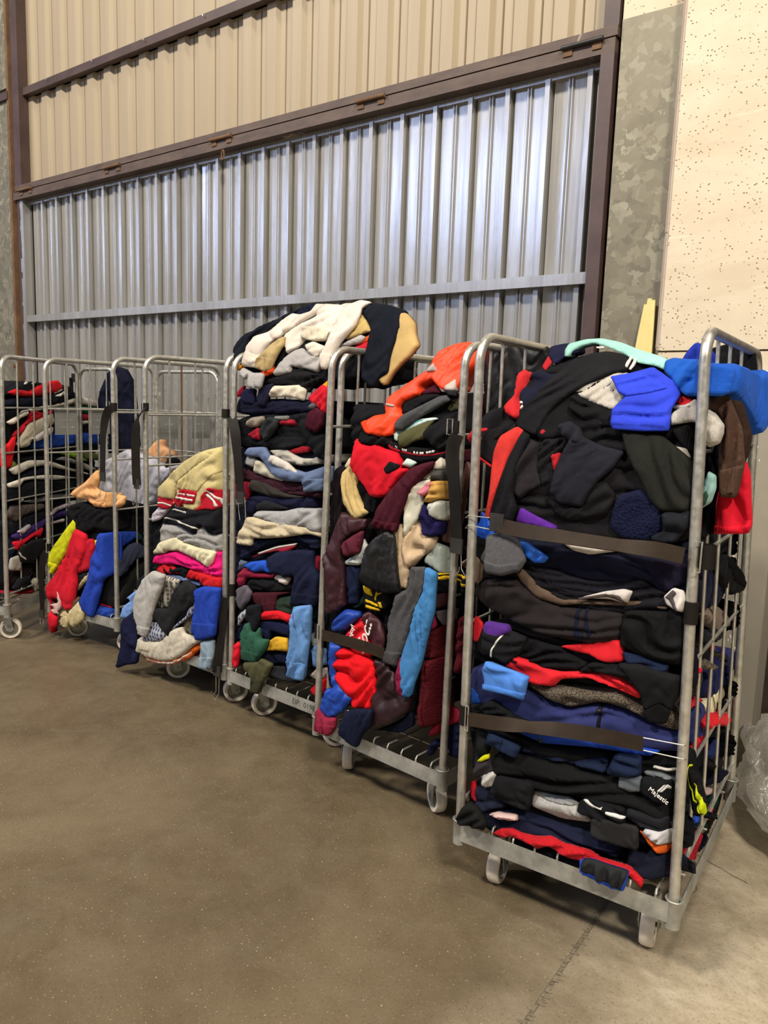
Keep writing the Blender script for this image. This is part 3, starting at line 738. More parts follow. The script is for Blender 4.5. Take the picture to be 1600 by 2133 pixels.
def cloth_object(cl, name, mat, parent=None, host=None, origin=None, rank=0):
    cell = CELL[cl.cage]*(1.25 if cl.L < 2 and cl.back > .2 else 1)
    if host is not None: cell *= .8
    V, T, be = triangulate(cl.P, cell, cl.seed)
    if host is None:
        h = cl.height(V); dep = cl.depth(V, h); bk = None
        n = len(V); sgn = 1 if cl.surf == 'F' else -1
        B0 = cl.base(V)
        if cl.surf == 'F' and cl.V is None and cl.L < 8: B0 = np.maximum(B0, dep)
        rings = []
        nr = 1 if cl.back < .05 else max(2, int(cl.back/.07))
        cen = V.mean(0)
        nb = sorted({i for e in be for i in e}); idx = {v: i for i, v in enumerate(nb)}
        Vb = V[nb]
        for k in range(1, nr+1):
            t = k/nr; off = cl.back*t
            dirv = Vb-cen; dl = np.linalg.norm(dirv, axis=1)[:, None]+1e-6
            if nr > 1:
                w_ = np.array([noise.noise((a*14+cl.seed, b*14, off*13)) for a, b in Vb])[:, None]*.012
                Q = Vb+dirv/dl*w_
                if cl.surf == 'F': Q[:, 0] = np.clip(Q[:, 0], -.335 if abs(Vb[:, 0]).max() < .36 else -9, .322 if abs(Vb[:, 0]).max() < .36 else 9)
                if cl.surf == 'F' and cl.cage == 'A': Q[:, 0] = np.minimum(Q[:, 0], .300 if k == 0 else .236)
                elif cl.surf == 'R': Q[:, 0] = np.clip(Q[:, 0], .0, 9)
            else: Q = Vb-dirv/dl*.002
            rings.append((Q, B0[nb]+sgn*off+(.004*sgn)))
        verts = [(a, d, b) if cl.surf == 'F' else (d, a, b) for (a, b), d in zip(V, dep)]
        faces = list(T); prev = {v: v for v in nb}
        for Q, dd in rings:
            k0 = len(verts); verts += [(a, d, b) if cl.surf == 'F' else (d, a, b) for (a, b), d in zip(Q, dd)]
            cu = {v: k0+idx[v] for v in nb}
            for a, b in be: faces.append((prev[b], prev[a], cu[a], cu[b]))
            prev = cu
        # closing cap
        inner = [i for i in range(n) if i not in idx]; k0 = len(verts); cap = dict(prev)
        lastd = float(np.mean(rings[-1][1]))
        for j, i in enumerate(inner):
            a, b = V[i]; d = (B0[i]+sgn*(cl.back+.004)) if cl.back < .05 else lastd
            verts.append((a, d, b) if cl.surf == 'F' else (d, a, b)); cap[i] = k0+j
        faces += [tuple(cap[i] for i in f[::-1]) for f in T]
    else:
        hh = host.height(V); ins = bdist(cl.P, V); R = .006; q = 1-np.clip(ins/R, 0, 1); e = np.sqrt(np.clip(1-q*q, 0, 1))
        dep = host.depth(V, np.maximum(hh, .003)); s_ = -1 if cl.surf == 'F' else 1
        fr_ = dep+s_*(.0008+.0028*e+.0009*rank); bk_ = dep-s_*.006
        n = len(V)
        mk = (lambda a, b, d: (a, d, b)) if cl.surf == 'F' else (lambda a, b, d: (d, a, b))
        verts = [mk(a, b, d) for (a, b), d in zip(V, fr_)]+[mk(a, b, d) for (a, b), d in zip(V, bk_)]
        faces = list(T)+[tuple(n+i for i in f[::-1]) for f in T]+[(b, a, n+a, n+b) for a, b in be]
    A = np.array(verts)
    if origin is None: origin = np.array([A[:, 0].mean(), A[:, 1].mean(), A[:, 2].min()])
    A = A-origin
    me = bpy.data.meshes.new(name); me.from_pydata(A.tolist(), [], faces)
    if cl.surf == 'F': me.flip_normals()
    me.materials.append(mat); me.shade_smooth()
    o = bpy.data.objects.new(name, me); col.objects.link(o)
    if parent: o.parent = parent
    return o, origin
CAT = {'t_shirt': 't-shirt', 'fleece_jacket': 'fleece jacket', 'track_jacket': 'jacket', 'varsity_jacket': 'jacket', 'polo_shirt': 'shirt', 'sweatpants': 'trousers', 'hood': 'hoodie', 'vest': 'vest'}
GRP = {'A': 'clothes piled in the nearest roll cage', '5': 'clothes heaped in the second cage from right', '4': 'clothes stacked in the cage with the tallest heap',
       '3': 'clothes in the third cage from left', '2': 'clothes in the second cage from left', '1': 'clothes in the leftmost cage'}
ITEMS = """
AF;jacket;1a1a1d;n;V450 P25 W90;smooth black nylon jacket at the back behind the left bars in nearest roll cage;-530,1476,-542,1625,-535,1699,-447,1712,-312,1702,-286,1625,-293,1522,-344,1455,-460,1451
AF;hood;1b2f9a;k;V420 P14 B60;pointed dark blue hood behind the big blue fleece in nearest roll cage;119,1649,133,1675,153,1698,184,1691,205,1663,214,1618,170,1601,124,1618
AF;jacket;17171a;c;V640 P12 B30;black jacket with a sharp corner behind the right panel in nearest roll cage;151,1698,224,1718,276,1702,291,1625,323,1559,305,1538,242,1588,170,1624
AF;sweatshirt;141417;f;L0 D10 P25 B600 W70;black fleece sweatshirt forming the core of the upper heap in nearest roll cage;-266,1435,-276,1527,-243,1587,-196,1623,-133,1648,-43,1659,62,1646,152,1612,210,1563,248,1477,263,1379,238,1338,95,1332,-92,1344,-230,1357
AF;sweatshirt;1e1c20;f;L0 D5 P25 B600 W80;charcoal sweatshirt beneath the drooping track sleeve in nearest roll cage;-268,1361,-129,1364,92,1357,258,1369,278,1232,255,1169,112,1147,-120,1137,-237,1163,-274,1263
AF;sweatshirt;1d1f3c;k;L2 D20 P8 B60;small navy collar with red trim beside the aqua cloth in nearest roll cage;-212,1643,-223,1678,-178,1688,-139,1684,-122,1658,-168,1640,-185,1622
+trim;a01822;k;red trim;-218,1616,-212,1649,-192,1627,-202,1601
AF;t_shirt;9fd6cb;c;L3 D8 P9 A4 W25 B40;pale aqua t-shirt stretched over the top of the heap in nearest roll cage;-158,1645,-166,1666,-162,1685,-117,1698,-71,1700,-8,1686,56,1661,110,1645,135,1634,138,1604,111,1615,58,1625,17,1649,-42,1672,-88,1685,-124,1675,-141,1660,-147,1643
AF;sweatpants;202024;c;L3 D32 P20 W60 A7 B30;black sweatpants leg with three white stripes crossing the top in nearest roll cage;-168,1417,-234,1439,-232,1476,-222,1510,-182,1568,-134,1627,-86,1653,-37,1660,17,1650,40,1629,39,1602,3,1595,-54,1567,-100,1535,-135,1498,-151,1477,-159,1440
+cuff;1b1b1f;r;black ribbed cuff;-234,1439,-234,1491,-202,1488,-151,1478,-159,1442,-168,1417
+stripe;e8e6e0;k;white stripe;33,1643,41,1645,39,1625,37,1608,31,1617
+stripe;e8e6e0;k;white stripe;48,1640,57,1635,54,1615,47,1602,42,1608,46,1621
+stripe;e8e6e0;k;white stripe;-74,1673,-51,1674,-49,1668,-68,1668
AF;hoodie;1b1d33;f;L2 D40 P16 B60;dark navy fleece hood under the crossing black leg in nearest roll cage;-254,1515,-258,1544,-240,1562,-220,1556,-246,1592,-221,1607,-173,1592,-142,1622,-123,1645,-120,1610,-169,1551,-199,1516,-218,1482,-241,1487
+emblem;efefef;k;small white curved emblem;-252,1512,-248,1516,-241,1510,-236,1513,-229,1510,-229,1504,-237,1505,-244,1504
+emblem;efefef;k;;-230,1502,-226,1497,-230,1492,-236,1483,-241,1487,-237,1495
AF;hoodie;c9c3b8;h;L2 D35 P18 W50 A7;light grey heather hoodie between black leg and blue shirt in nearest roll cage;-99,1538,-91,1563,-41,1581,18,1609,46,1593,61,1533,46,1490,18,1495,-29,1510
AF;sweatshirt;c4bfb6;h;L4 D5 P16 W50;light grey heather sleeve pushed out beside the right post in nearest roll cage;184,1485,191,1496,218,1516,236,1530,255,1502,261,1465,242,1472,214,1466,190,1461
AF;t_shirt;2a3fc4;c;L5 D10 P12 W30 A6;royal blue t-shirt hanging from the middle of the heap in nearest roll cage;42,1456,36,1495,49,1515,63,1532,41,1542,24,1566,7,1585,55,1594,111,1612,137,1597,178,1571,200,1541,198,1530,187,1500,193,1448,125,1444,53,1445
+hem;2438b4;c;stitched hem;44,1455,44,1469,120,1465,189,1471,193,1447,125,1443,53,1445
+fold;2c42cc;c;;24,1566,7,1585,55,1594,84,1599,109,1586,144,1570,168,1555,122,1541,63,1531,41,1542
AF;t_shirt;c81f2c;c;L3 D10 P8 W25;red and white t-shirt edge beside the royal blue one in nearest roll cage;184,1528,198,1537,229,1529,240,1512,223,1501,198,1505
+band;d9d5cd;k;white band;184,1514,211,1512,235,1524,240,1502,204,1500,184,1504
AF;fleece_jacket;1454b4;f;L4 D60 P26 W80 A12 B200;bright blue fleece jacket slumped behind the right post in nearest roll cage;140,1600,134,1629,151,1638,192,1634,247,1632,273,1545,237,1535,214,1535,188,1551,166,1576
AF;sweatshirt;17171a;r;L2 D25 P14 W30;black ribbed knit sweater under the grey hoodie in nearest roll cage;-92,1491,-105,1519,-92,1538,-42,1515,36,1490,59,1449,-26,1453
AF;sweatshirt;141416;r;L3 D55 P12;black ribbed cuff poking beside the right post in nearest roll cage;190,1449,234,1472,254,1394,222,1412
+lining;a9a299;h;grey lining;205,1410,237,1406,251,1384,233,1376,212,1386
AF;fleece_jacket;1c1b20;f;L2 D20 P18 W60;black fleece roll beside the left post in nearest roll cage;-345,1408,-355,1454,-340,1478,-296,1495,-239,1458,-239,1425,-275,1395,-318,1387
AF;vest;1d1b20;c;L3 D50 P14 W70;black vest edged in red at the left post in nearest roll cage;-376,1401,-364,1419,-321,1427,-234,1450,-224,1437,-262,1390,-278,1328,-322,1347,-343,1386
+trim;b01c26;k;red piping;-378,1400,-368,1422,-342,1434,-319,1432,-316,1424,-350,1414,-359,1385
+trim;b01c26;k;red piping;-330,1352,-284,1326,-280,1339,-273,1332,-281,1319,-330,1345
AF;fleece_jacket;b42026;f;L3 D70 P22 W60 B50;red fleece collar rising at the left of the heap in nearest roll cage;-236,1459,-270,1473,-289,1495,-264,1526,-278,1591,-266,1608,-245,1590,-238,1549,-247,1524,-226,1470
AF;track_jacket;1d1d22;c;L4 D72 P14 W60 A5;black track sleeve with wide red side panel in nearest roll cage;-297,1176,-280,1266,-278,1362,-267,1412,-225,1441,-177,1417,-202,1328,-206,1251,-191,1213,-202,1174,-247,1174
+panel;c2302b;f;red side panel;-298,1177,-282,1266,-279,1362,-267,1412,-222,1441,-200,1430,-214,1393,-228,1348,-244,1275,-275,1174
AF;sweatpants;2b272c;f;L3 D62 P16 W60;charcoal brown leg hanging behind the red panel in nearest roll cage;-215,1260,-206,1338,-188,1411,-152,1396,-147,1326,-130,1284,-165,1263,-188,1239
AF;sweatshirt;1b1b20;f;L2 D30 P14 W50;black sleeve looped left of the centre cuff in nearest roll cage;-152,1314,-159,1390,-140,1412,-70,1418,-79,1392,-97,1367,-114,1331,-103,1294,-125,1277
AF;sweatshirt;23242e;k;L4 D70 P16 W90 A6;dark slate sleeve with frayed end hanging at centre in nearest roll cage;-99,1269,-94,1315,-77,1377,-63,1417,-34,1424,27,1401,89,1390,68,1347,31,1308,13,1279,-6,1237,-38,1239,-71,1241
AF;sweatshirt;25252f;f;L4 D60 P16 W50;slate fleece fold above the frayed sleeve in nearest roll cage;-107,1450,-74,1462,-42,1445,-23,1414,-37,1398,-61,1407,-86,1421
AF;t_shirt;9e1a28;c;L2 D60 P8;red shirt sliver showing between dark sleeves in nearest roll cage;-170,1433,-154,1444,-122,1420,-140,1409,-163,1420
AF;t_shirt;a31a24;c;L3 D60 P6;red shirt edge left of the frayed sleeve in nearest roll cage;-117,1370,-86,1376,-87,1357,-96,1322,-109,1356
AF;t_shirt;242521;c;L4 D115 P16 W60 A10;faded black t-shirt draped in a deep curve at right in nearest roll cage;69,1444,107,1439,172,1437,237,1394,260,1374,268,1295,262,1253,198,1247,167,1273,141,1318,118,1349,95,1385
AF;fleece_jacket;161b3a;s;L3 D90 P16 W80;navy sherpa fleece bunched under the black t-shirt in nearest roll cage;68,1192,70,1229,85,1277,141,1298,194,1262,209,1198,165,1162,96,1168
AF;t_shirt;22252c;k;L4 D80 P10;dark grey panel at the right end of the upper strap in nearest roll cage;198,1244,270,1259,267,1217,238,1172,181,1165,180,1182,208,1200
AF;jacket;1c1b1e;c;L3 D20 P14 W50;black jacket with ragged hem above the upper strap in nearest roll cage;-120,1255,-65,1241,-10,1235,6,1301,48,1311,77,1276,72,1250,61,1222,-40,1194,-80,1207
AF;t_shirt;54218a;c;L3 D10 P10;purple shirt showing above the upper strap in nearest roll cage;-199,1180,-185,1217,-143,1200,-75,1175,-76,1161,-129,1166,-192,1171
AF;jacket;1650c2;n;L4 D60 P14 W40;bright blue nylon pouch at the strap wires in nearest roll cage;-328,1132,-312,1163,-308,1192,-281,1169,-248,1156,-250,1126,-277,1108,-317,1113
AF;sweatpants;56565a;h;L5 D85 P18 W22 A5;grey heather leg cuff under the upper strap in nearest roll cage;-306,1052,-287,1089,-284,1124,-236,1144,-177,1132,-148,1074,-163,1043,-215,1021,-266,1022
+cuff;4f4f54;r;gathered hem;-306,1053,-287,1063,-224,1052,-161,1071,-162,1042,-215,1020,-266,1020
AF;sweatshirt;6b5a4c;f;L4 D70 P16;brown cuff beside the left post below strap in nearest roll cage;-361,1033,-339,1054,-320,1065,-293,1033,-295,991,-309,974,-327,986,-344,1014
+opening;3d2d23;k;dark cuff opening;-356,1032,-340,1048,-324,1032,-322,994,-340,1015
AF;fleece_jacket;19191c;f;L4 D40 P14;black cuff above the brown cuff at left in nearest roll cage;-353,1081,-316,1121,-290,1104,-289,1075,-299,1048,-321,1058,-347,1062
AF;jacket;1d63cd;n;L4 D40 P10 W30;bright blue nylon sleeve end under the upper strap in nearest roll cage;-187,1125,-156,1122,-119,1104,-88,1086,-100,1072,-130,1068,-161,1086
AF;sweatshirt;1a1c31;k;L1 D8 P24 B620 W40;navy sweatshirt sagging just below the upper strap in nearest roll cage;-342,1104,-192,1135,-68,1134,10,1138,116,1147,283,1154,294,1044,221,1032,174,1053,18,1033,-97,1051,-217,1051,-333,1052
AF;t_shirt;c9c4bb;c;L3 D5 P8 W30 A2;pale grey shirt crescent below the upper strap in nearest roll cage;-62,1135,19,1138,109,1140,99,1131,21,1110,-24,1115
AF;sweatshirt;1c1b24;k;L2 D10 P14 W30;black folded hem under the navy sag in nearest roll cage;-172,1059,-92,1059,22,1040,166,1071,186,1048,130,1018,26,988,-52,981,-125,1020
AF;t_shirt;1f1b30;c;L3 D120 P10 W50;dark purple shirt at the right post below strap in nearest roll cage;153,1129,272,1124,274,1079,227,1037,194,1067,170,1096
AF;t_shirt;d7d0cb;c;L4 D10 P10;white folded shirt with brown edge below purple one in nearest roll cage;7,992,75,1022,121,1035,145,1032,134,997,87,1003
+trim;4d4240;k;brown edge;2,991,75,1016,117,1021,133,1003,132,995,113,1005,81,1009,7,987
AF;sweatshirt;d8d2cf;c;L5 D60 P14;white cuff with dark piping beside right post in nearest roll cage;225,1036,246,1062,270,1058,281,1032,275,1003,255,1006,233,1017
+trim;4a4346;k;dark piping;229,1035,246,1057,256,1050,248,1036,264,1014,255,1006,238,1032
AF;sweatshirt;1a1a20;k;L1 D5 P22 B620 W30;black sweatshirt layer at mid height of the stack in nearest roll cage;-346,1047,-217,1048,-97,1048,18,1030,174,1053,292,1051,299,963,184,940,-32,949,-214,999,-342,978
AF;sweatshirt;5a4a3d;k;L3 D20 P7;brown fleece edge curving under black folds in nearest roll cage;-189,1030,-178,1044,-156,1035,-118,1001,-47,977,3,982,185,1010,232,1005,230,996,186,996,4,972,-46,959,-122,968,-172,1007
AF;jacket;2a2527;c;L2 D12 P26 B600 W45 A9;charcoal brown jacket sagging with a knotted drawcord in nearest roll cage;-323,941,-315,979,-240,1008,-191,1016,-121,969,-50,953,118,974,136,934,119,887,35,864,-21,863,-108,863,-201,886,-285,912
+drawcord;15192e;k;navy drawcord;-1,974,9,976,9,920,27,890,21,872,0,885,-2,929
+drawcord;15192e;k;navy drawcord;21,978,30,981,31,930,48,906,41,888,26,912
AF;jacket;171719;c;L4 D15 P16 W60;plain black hem panel above the first red band in nearest roll cage;122,937,130,981,238,996,286,990,290,919,281,863,190,865,123,883
AF;sweatshirt;16161c;k;L0 D0 P20 B640 W25;black sweatshirt layer behind the two red bands in nearest roll cage;-340,828,-149,854,25,877,133,877,306,903,316,795,194,765,35,743,-139,707,-335,735
AF;sweatshirt;2e2c30;k;L1 D5 P14 B600;grey brown hem lying on the first red band in nearest roll cage;-244,862,-132,866,-14,855,112,926,115,893,52,869,-48,843,-124,841,-205,857
AF;sweatshirt;4a2378;f;L4 D70 P16 W30;purple fleece roll beside the left post in nearest roll cage;-282,850,-264,876,-195,877,-186,858,-223,829,-256,823
AF;t_shirt;c11d28;c;L3 D80 P10;red cloth end behind left post above light blue in nearest roll cage;-316,848,-311,879,-285,857,-291,804,-313,798
AF;track_jacket;1b1b1f;c;L4 D20 P18 W50;black track sleeve with thin white piping in nearest roll cage;-303,791,-282,852,-194,863,-135,851,-153,800,-194,758,-239,773,-297,770
+piping;e6e4de;k;white piping;-210,848,-202,851,-217,828,-233,802,-239,772,-245,771,-239,799,-225,826
AF;t_shirt;c51b26;f;L3 D8 P14 W40;upper red fleece band across the stack in nearest roll cage;-45,843,39,870,91,896,123,896,140,840,86,824,41,837,-3,838
AF;sweatshirt;17171a;k;L2 D10 P16 W30;black fold between the two red bands in nearest roll cage;-198,838,-107,844,-42,840,5,818,39,808,8,777,-38,769,-102,766,-176,782
AF;sweatshirt;1d2947;k;L4 D20 P14 W25;navy cloth bunched at right of the red bands in nearest roll cage;130,868,180,868,250,859,245,824,204,814,141,843
AF;fleece_jacket;cf1f2a;f;L3 D8 P16 W60 A8;lower red fleece band across the stack in nearest roll cage;-207,752,-171,794,-97,772,-33,771,45,791,125,798,183,769,182,748,128,759,46,773,-31,752,-53,724,-123,715
+label_patch;3a1416;k;small dark label;-181,779,-158,780,-160,771,-182,771
AF;sweatshirt;1a1a1d;k;L4 D12 P14 W25;black sleeve lying over the lower red band in nearest roll cage;15,786,47,820,121,834,170,818,188,778,134,800,49,796
AF;sweatpants;1c1c1f;c;L5 D70 P20 W50;black leg with open cuff beside right post in nearest roll cage;122,838,170,851,283,838,288,808,267,744,242,759,200,726,189,772
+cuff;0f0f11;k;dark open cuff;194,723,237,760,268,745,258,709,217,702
AF;fleece_jacket;4a433a;m;L2 D10 P16 B600 W60;brown marl fleece below the lower red band in nearest roll cage;-142,708,-46,726,44,732,124,753,184,721,297,740,297,687,266,683,233,684,154,707,79,712,-8,670,-78,681
AF;sweatshirt;4a7fd0;k;L6 D8 P14 W60;light blue sleeve end beside the left post in nearest roll cage;-259,736,-248,766,-113,749,-116,730,-124,678,-177,681,-252,679,-249,704
+hem;4578c8;k;stitched hem;-253,696,-118,703,-124,678,-177,681,-253,678
AF;fleece_jacket;262c5c;f;L1 D12 P26 B640 W70 A9;large navy fleece jacket above the lower strap in nearest roll cage;-324,641,-324,704,-288,734,-221,691,-83,671,-12,660,75,703,151,695,230,676,299,683,306,631,211,603,84,588,-42,587,-125,576,-222,599,-308,614
+drawcord;121214;k;black cord;77,740,81,741,85,691,86,635,76,632,75,689
+toggle;1a1a1c;n;black cord toggle;71,692,86,696,86,682,73,679
AF;t_shirt;1c4fae;k;L2 D90 P8;blue cloth sliver behind the left post in nearest roll cage;-317,647,-315,666,-283,640,-279,610,-311,601
AF;hoodie;15181a;c;L4 D30 P14 W30;black hood edge above the lower strap in nearest roll cage;-282,601,-238,645,-179,623,-154,612,-111,605,-171,589,-234,590
AF;t_shirt;1b3fa4;k;L3 D10 P16 B560 W50;royal blue sweatshirt band under the lower strap in nearest roll cage;-256,610,-128,599,-85,596,-44,596,155,613,246,623,218,599,71,581,-76,550,-90,552,-175,564
+zip;20322a;n;dark zip;-89,565,-75,566,-75,550,-87,549
AF;sweatshirt;15171a;k;L0 D5 P22 B640 W30;black sweatshirt layer behind the lower strap in nearest roll cage;-331,591,-193,553,-9,556,208,592,324,642,331,568,214,520,-4,486,-188,479,-325,490
AF;jacket;1b1f20;c;L4 D80 P20 W60;dark green black sleeve beside left post in nearest roll cage;-306,514,-277,540,-231,535,-233,479,-259,451,-270,410,-295,404,-294,461
AF;t_shirt;cfd010;c;L6 D10 P5 W20;small neon yellow tab on the left side in nearest roll cage;-259,455,-241,478,-222,486,-220,475,-246,456
AF;sweatshirt;39343a;f;L5 D60 P16 W50;grey brown cuff under the neon tab in nearest roll cage;-291,401,-265,450,-227,466,-211,435,-236,414,-282,387
AF;sweatshirt;1f2b47;k;L6 D20 P12;navy cuff below the left strap buckle in nearest roll cage;-237,518,-226,560,-125,538,-135,499,-185,508
+seam;151d33;k;;-180,547,-176,547,-185,510,-189,510
AF;sweatshirt;141417;k;L2 D12 P16 W30 B500;black sweater hem under the royal blue band in nearest roll cage;-244,541,-93,546,-81,541,111,577,111,521,4,510,-140,502,-229,501
AF;sweatshirt;1b2540;k;L3 D8 P12;navy hem band under the black sweater in nearest roll cage;-139,507,-130,528,7,528,116,568,114,518,8,516,-67,505
AF;sweatshirt;1e2a48;k;L5 D5 P18 W60;navy cuff folded near the right post in nearest roll cage;118,538,138,594,205,605,209,555,179,537,122,528
AF;sweatpants;161618;f;L3 D12 P28 B640 W70;long thick black roll crossing the lower stack in nearest roll cage;-231,417,-221,475,-146,499,9,510,109,513,147,508,206,493,301,499,305,451,271,443,180,423,71,431,-103,409,-223,401
AF;sweatshirt;5a6068;k;L5 D5 P9;grey cuff end over the black roll in nearest roll cage;151,503,153,534,210,551,210,509,182,499
AF;sweatshirt;62686c;k;L4 D10 P8 W20;grey folded stripes at right post above logo in nearest roll cage;210,561,254,571,289,560,295,545,246,551,215,552
+stripe;d8d6d0;k;white stripe;235,585,287,587,288,581,233,579
AF;sweatpants;17181b;c;L5 D85 P12;black sweatpants with a white peaked logo in nearest roll cage;208,549,253,562,284,559,291,512,265,492,210,506
+logo;d8d8d8;k;white peaked logo;255,535,268,551,272,551,261,534
+logo;d8d8d8;k;;262,534,274,551,283,537,281,533,274,541,266,532
AF;sweatshirt;c9c6c1;h;L5 D70 P14;light grey heather roll beside left post in nearest roll cage;-248,385,-244,413,-209,435,-200,426,-212,384,-235,374
AF;t_shirt;b21724;c;L3 D80 P12;red rolled edge low at the left post in nearest roll cage;-302,356,-281,368,-272,300,-294,307
AF;sweatshirt;22263a;k;L3 D30 P16 W60;slate navy sleeve below the grey roll in nearest roll cage;-278,287,-279,351,-228,378,-177,336,-174,320,-223,295,-249,272
AF;sweatshirt;1b1b1e;c;L5 D10 P16 W80;broad black hem left of the white band in nearest roll cage;-220,363,-200,426,-94,436,-83,426,-88,366,-97,346,-169,349
AF;sweatshirt;bdbcba;h;L3 D8 P14 W40;light grey heather sweatshirt band low in the stack in nearest roll cage;-98,352,-91,403,-31,410,15,420,46,406,74,392,79,364,-3,346
+edge;8c8f90;h;grey folded edge;-91,403,-31,410,15,420,44,408,16,402,-30,395,-87,392
AF;track_jacket;16171a;c;L5 D12 P14 W40;black track top with looping white cord in nearest roll cage;45,396,52,431,79,446,175,451,180,401,137,396,83,391
+cord;e2e2de;k;white cord;62,438,74,442,91,432,112,436,119,441,117,432,91,424,74,430
+cord;e2e2de;k;white cord;129,433,178,430,178,424,129,427
AF;sweatshirt;23242a;c;L5 D10 P14;dark grey band with toggle at right post in nearest roll cage;176,427,180,452,257,457,306,458,288,409,215,413
+toggle;0e0e10;n;black toggle;285,440,300,444,302,430,288,421
AF;sweatshirt;2a2a2b;c;L6 D8 P10 W80;charcoal square hem hanging below the track top in nearest roll cage;91,345,90,399,156,410,216,415,221,354,166,345
AF;sweatshirt;14151b;k;L0 D5 P22 B640 W30;black sweatshirt layer near the base of the stack in nearest roll cage;-317,343,-58,402,170,402,335,460,343,363,178,312,-50,275,-311,233
AF;jacket;1a1c1c;c;L8 D30 P18 W50;black jacket sleeve resting on the left base corner in nearest roll cage;-307,266,-290,306,-265,335,-237,326,-204,288,-212,263,-254,262,-294,253
AF;sweatshirt;1c2038;k;L2 D8 P22 B620 W40;navy sweatshirt just above the red ruffle in nearest roll cage;-277,269,-166,318,-91,325,74,330,162,336,166,285,77,281,-2,254,-99,254,-232,218
AF;sweatshirt;d3b6b0;k;L5 D8 P10;pale pink rolled cuff on the navy layer in nearest roll cage;-218,294,-192,310,-130,321,-124,309,-147,300,-191,291
+stitching;6b4a4a;k;;-185,303,-148,312,-132,312,-148,308,-185,300
AF;t_shirt;c9c7cc;c;L6 D30 P10 W20;crumpled white lining beside the right post in nearest roll cage;225,406,233,419,298,423,297,401,289,380,255,390
AF;sweatshirt;cf5a1c;k;L5 D30 P8;orange corner below the white lining in nearest roll cage;214,403,253,383,286,374,298,384,285,353,260,357,235,382
AF;sweatshirt;1d2032;k;L3 D5 P22 B600 W60;dark navy hem at the lower right post in nearest roll cage;181,266,188,323,264,344,328,360,337,342,313,296,246,259
AF;sweatshirt;15171f;k;L2 D10 P18 B620 W40;black navy bottom layer behind the red ruffle in nearest roll cage;-161,228,-2,262,112,270,182,280,222,243,137,227,1,209,-159,197
AF;fleece_jacket;b3141f;s;L5 D15 P10 W45 A8;red fleece ruffle spilling over the base rail in nearest roll cage;-205,238,-183,258,-145,275,-114,271,-71,277,-25,294,11,288,90,293,124,283,198,289,238,265,233,242,200,266,157,272,92,262,36,252,13,255,-29,265,-63,242,-82,251,-144,252,-164,239
AF;sweatshirt;1c47b4;k;L8 D75 P12 W50;charcoal cuff with blue lining hanging over the base rail in nearest roll cage;75,283,103,295,199,299,208,295,199,241,162,237,79,247
+outer;2c2d30;c;charcoal outer;84,289,103,298,202,303,207,298,192,246,155,251,88,260
AF;jacket;1b1d22;c;L4 D10 P18 B300;black cuff lying on the base beside right socket in nearest roll cage;322,314,332,338,356,355,360,327,344,317
AR;fleece_jacket;1652b8;f;L6 D75 P30 W75 A14 B60;big blue fleece sleeve bulging over the right panel in nearest roll cage;4,1607,4,1608,139,1620,350,1616,510,1606,630,1634,685,1608,583,1575,742,1506,705,1457,541,1434,418,1469,207,1525,66,1542,4,1534
AR;sweatshirt;1c2038;f;L3 D60 P22;navy rolled sleeve outside mid right panel in nearest roll cage;188,1049,337,1058,489,1027,618,974,619,929,441,914,243,950
AR;jacket;131318;f;L5 D70 P20;black open cuff outside mid right panel in nearest roll cage;348,1048,414,1090,513,1073,740,983,788,914,603,930,455,983
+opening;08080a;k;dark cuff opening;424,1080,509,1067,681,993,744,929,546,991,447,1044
AR;sweatshirt;65584e;f;L4 D30 P20;grey brown rolled cuff low on the right panel in nearest roll cage;258,944,392,945,581,881,654,820,457,840,298,901
AR;sweatshirt;1f1f26;f;L1 D60 P20 B200;black sweatshirt bulging at the right side mid height in nearest roll cage;308,1138,585,1146,914,1094,968,1059,752,1047,387,1052
AR;sweatshirt;24262b;f;L4 D60 P22;dark grey rolled sleeve in the right panel in nearest roll cage;292,848,294,887,408,871,522,834,534,809,426,817
AR;t_shirt;c8182a;k;L2 D60 P12;red fold between dark rolls in right panel in nearest roll cage;479,752,499,779,598,771,598,747,523,741
AR;jacket;16161b;c;L4 D60 P20;black bulge beside the right post in nearest roll cage;133,857,130,886,295,848,353,810,326,799,247,807
AR;sweatshirt;50483e;m;L5 D30 P16;brown marl cuff poking through the right bars in nearest roll cage;185,817,248,821,435,750,370,748,230,795
AR;t_shirt;c5162a;k;L5 D50 P14;small red knot beside the right post in nearest roll cage;69,850,169,821,168,797,77,823
AR;sweatshirt;40382f;m;L4 D75 P18;brown marl sleeve behind the right post in nearest roll cage;138,797,261,785,284,745,231,721,150,733
AR;fleece_jacket;1e2552;f;L2 D40 P26 W45 B300;navy fleece folds in the right panel in nearest roll cage;407,716,594,723,801,693,860,619,755,580,497,610,428,652
AR;fleece_jacket;222a63;f;L3 D60 P22 B100;navy hood lobe near the back post in nearest roll cage;704,722,839,696,943,637,903,601,743,630
AR;sweatshirt;dcd5ae;k;L3 D50 P18 W40 B300;cream folded sweatshirt in the right panel in nearest roll cage;399,631,543,625,716,600,838,610,806,581,777,541,564,573,573,548,466,558
AR;fleece_jacket;232c62;f;L2 D60 P24 B100;navy fleece bulge beside the right post in nearest roll cage;289,540,275,658,458,631,533,529,502,503,371,517
AR;t_shirt;bf1b33;k;L4 D30 P10;crimson cuff over the navy bulge in nearest roll cage;151,706,278,697,348,661,275,681,171,694
AR;jacket;17181e;c;L1 D50 P20 B300;black fold below the cream sweatshirt in nearest roll cage;732,507,944,482,1035,397,878,436,745,481
AR;fleece_jacket;cc1c26;f;L5 D20 P22;bright red rolled collar in the right panel in nearest roll cage;324,599,417,604,550,564,683,519,777,459,678,472,449,557,382,563
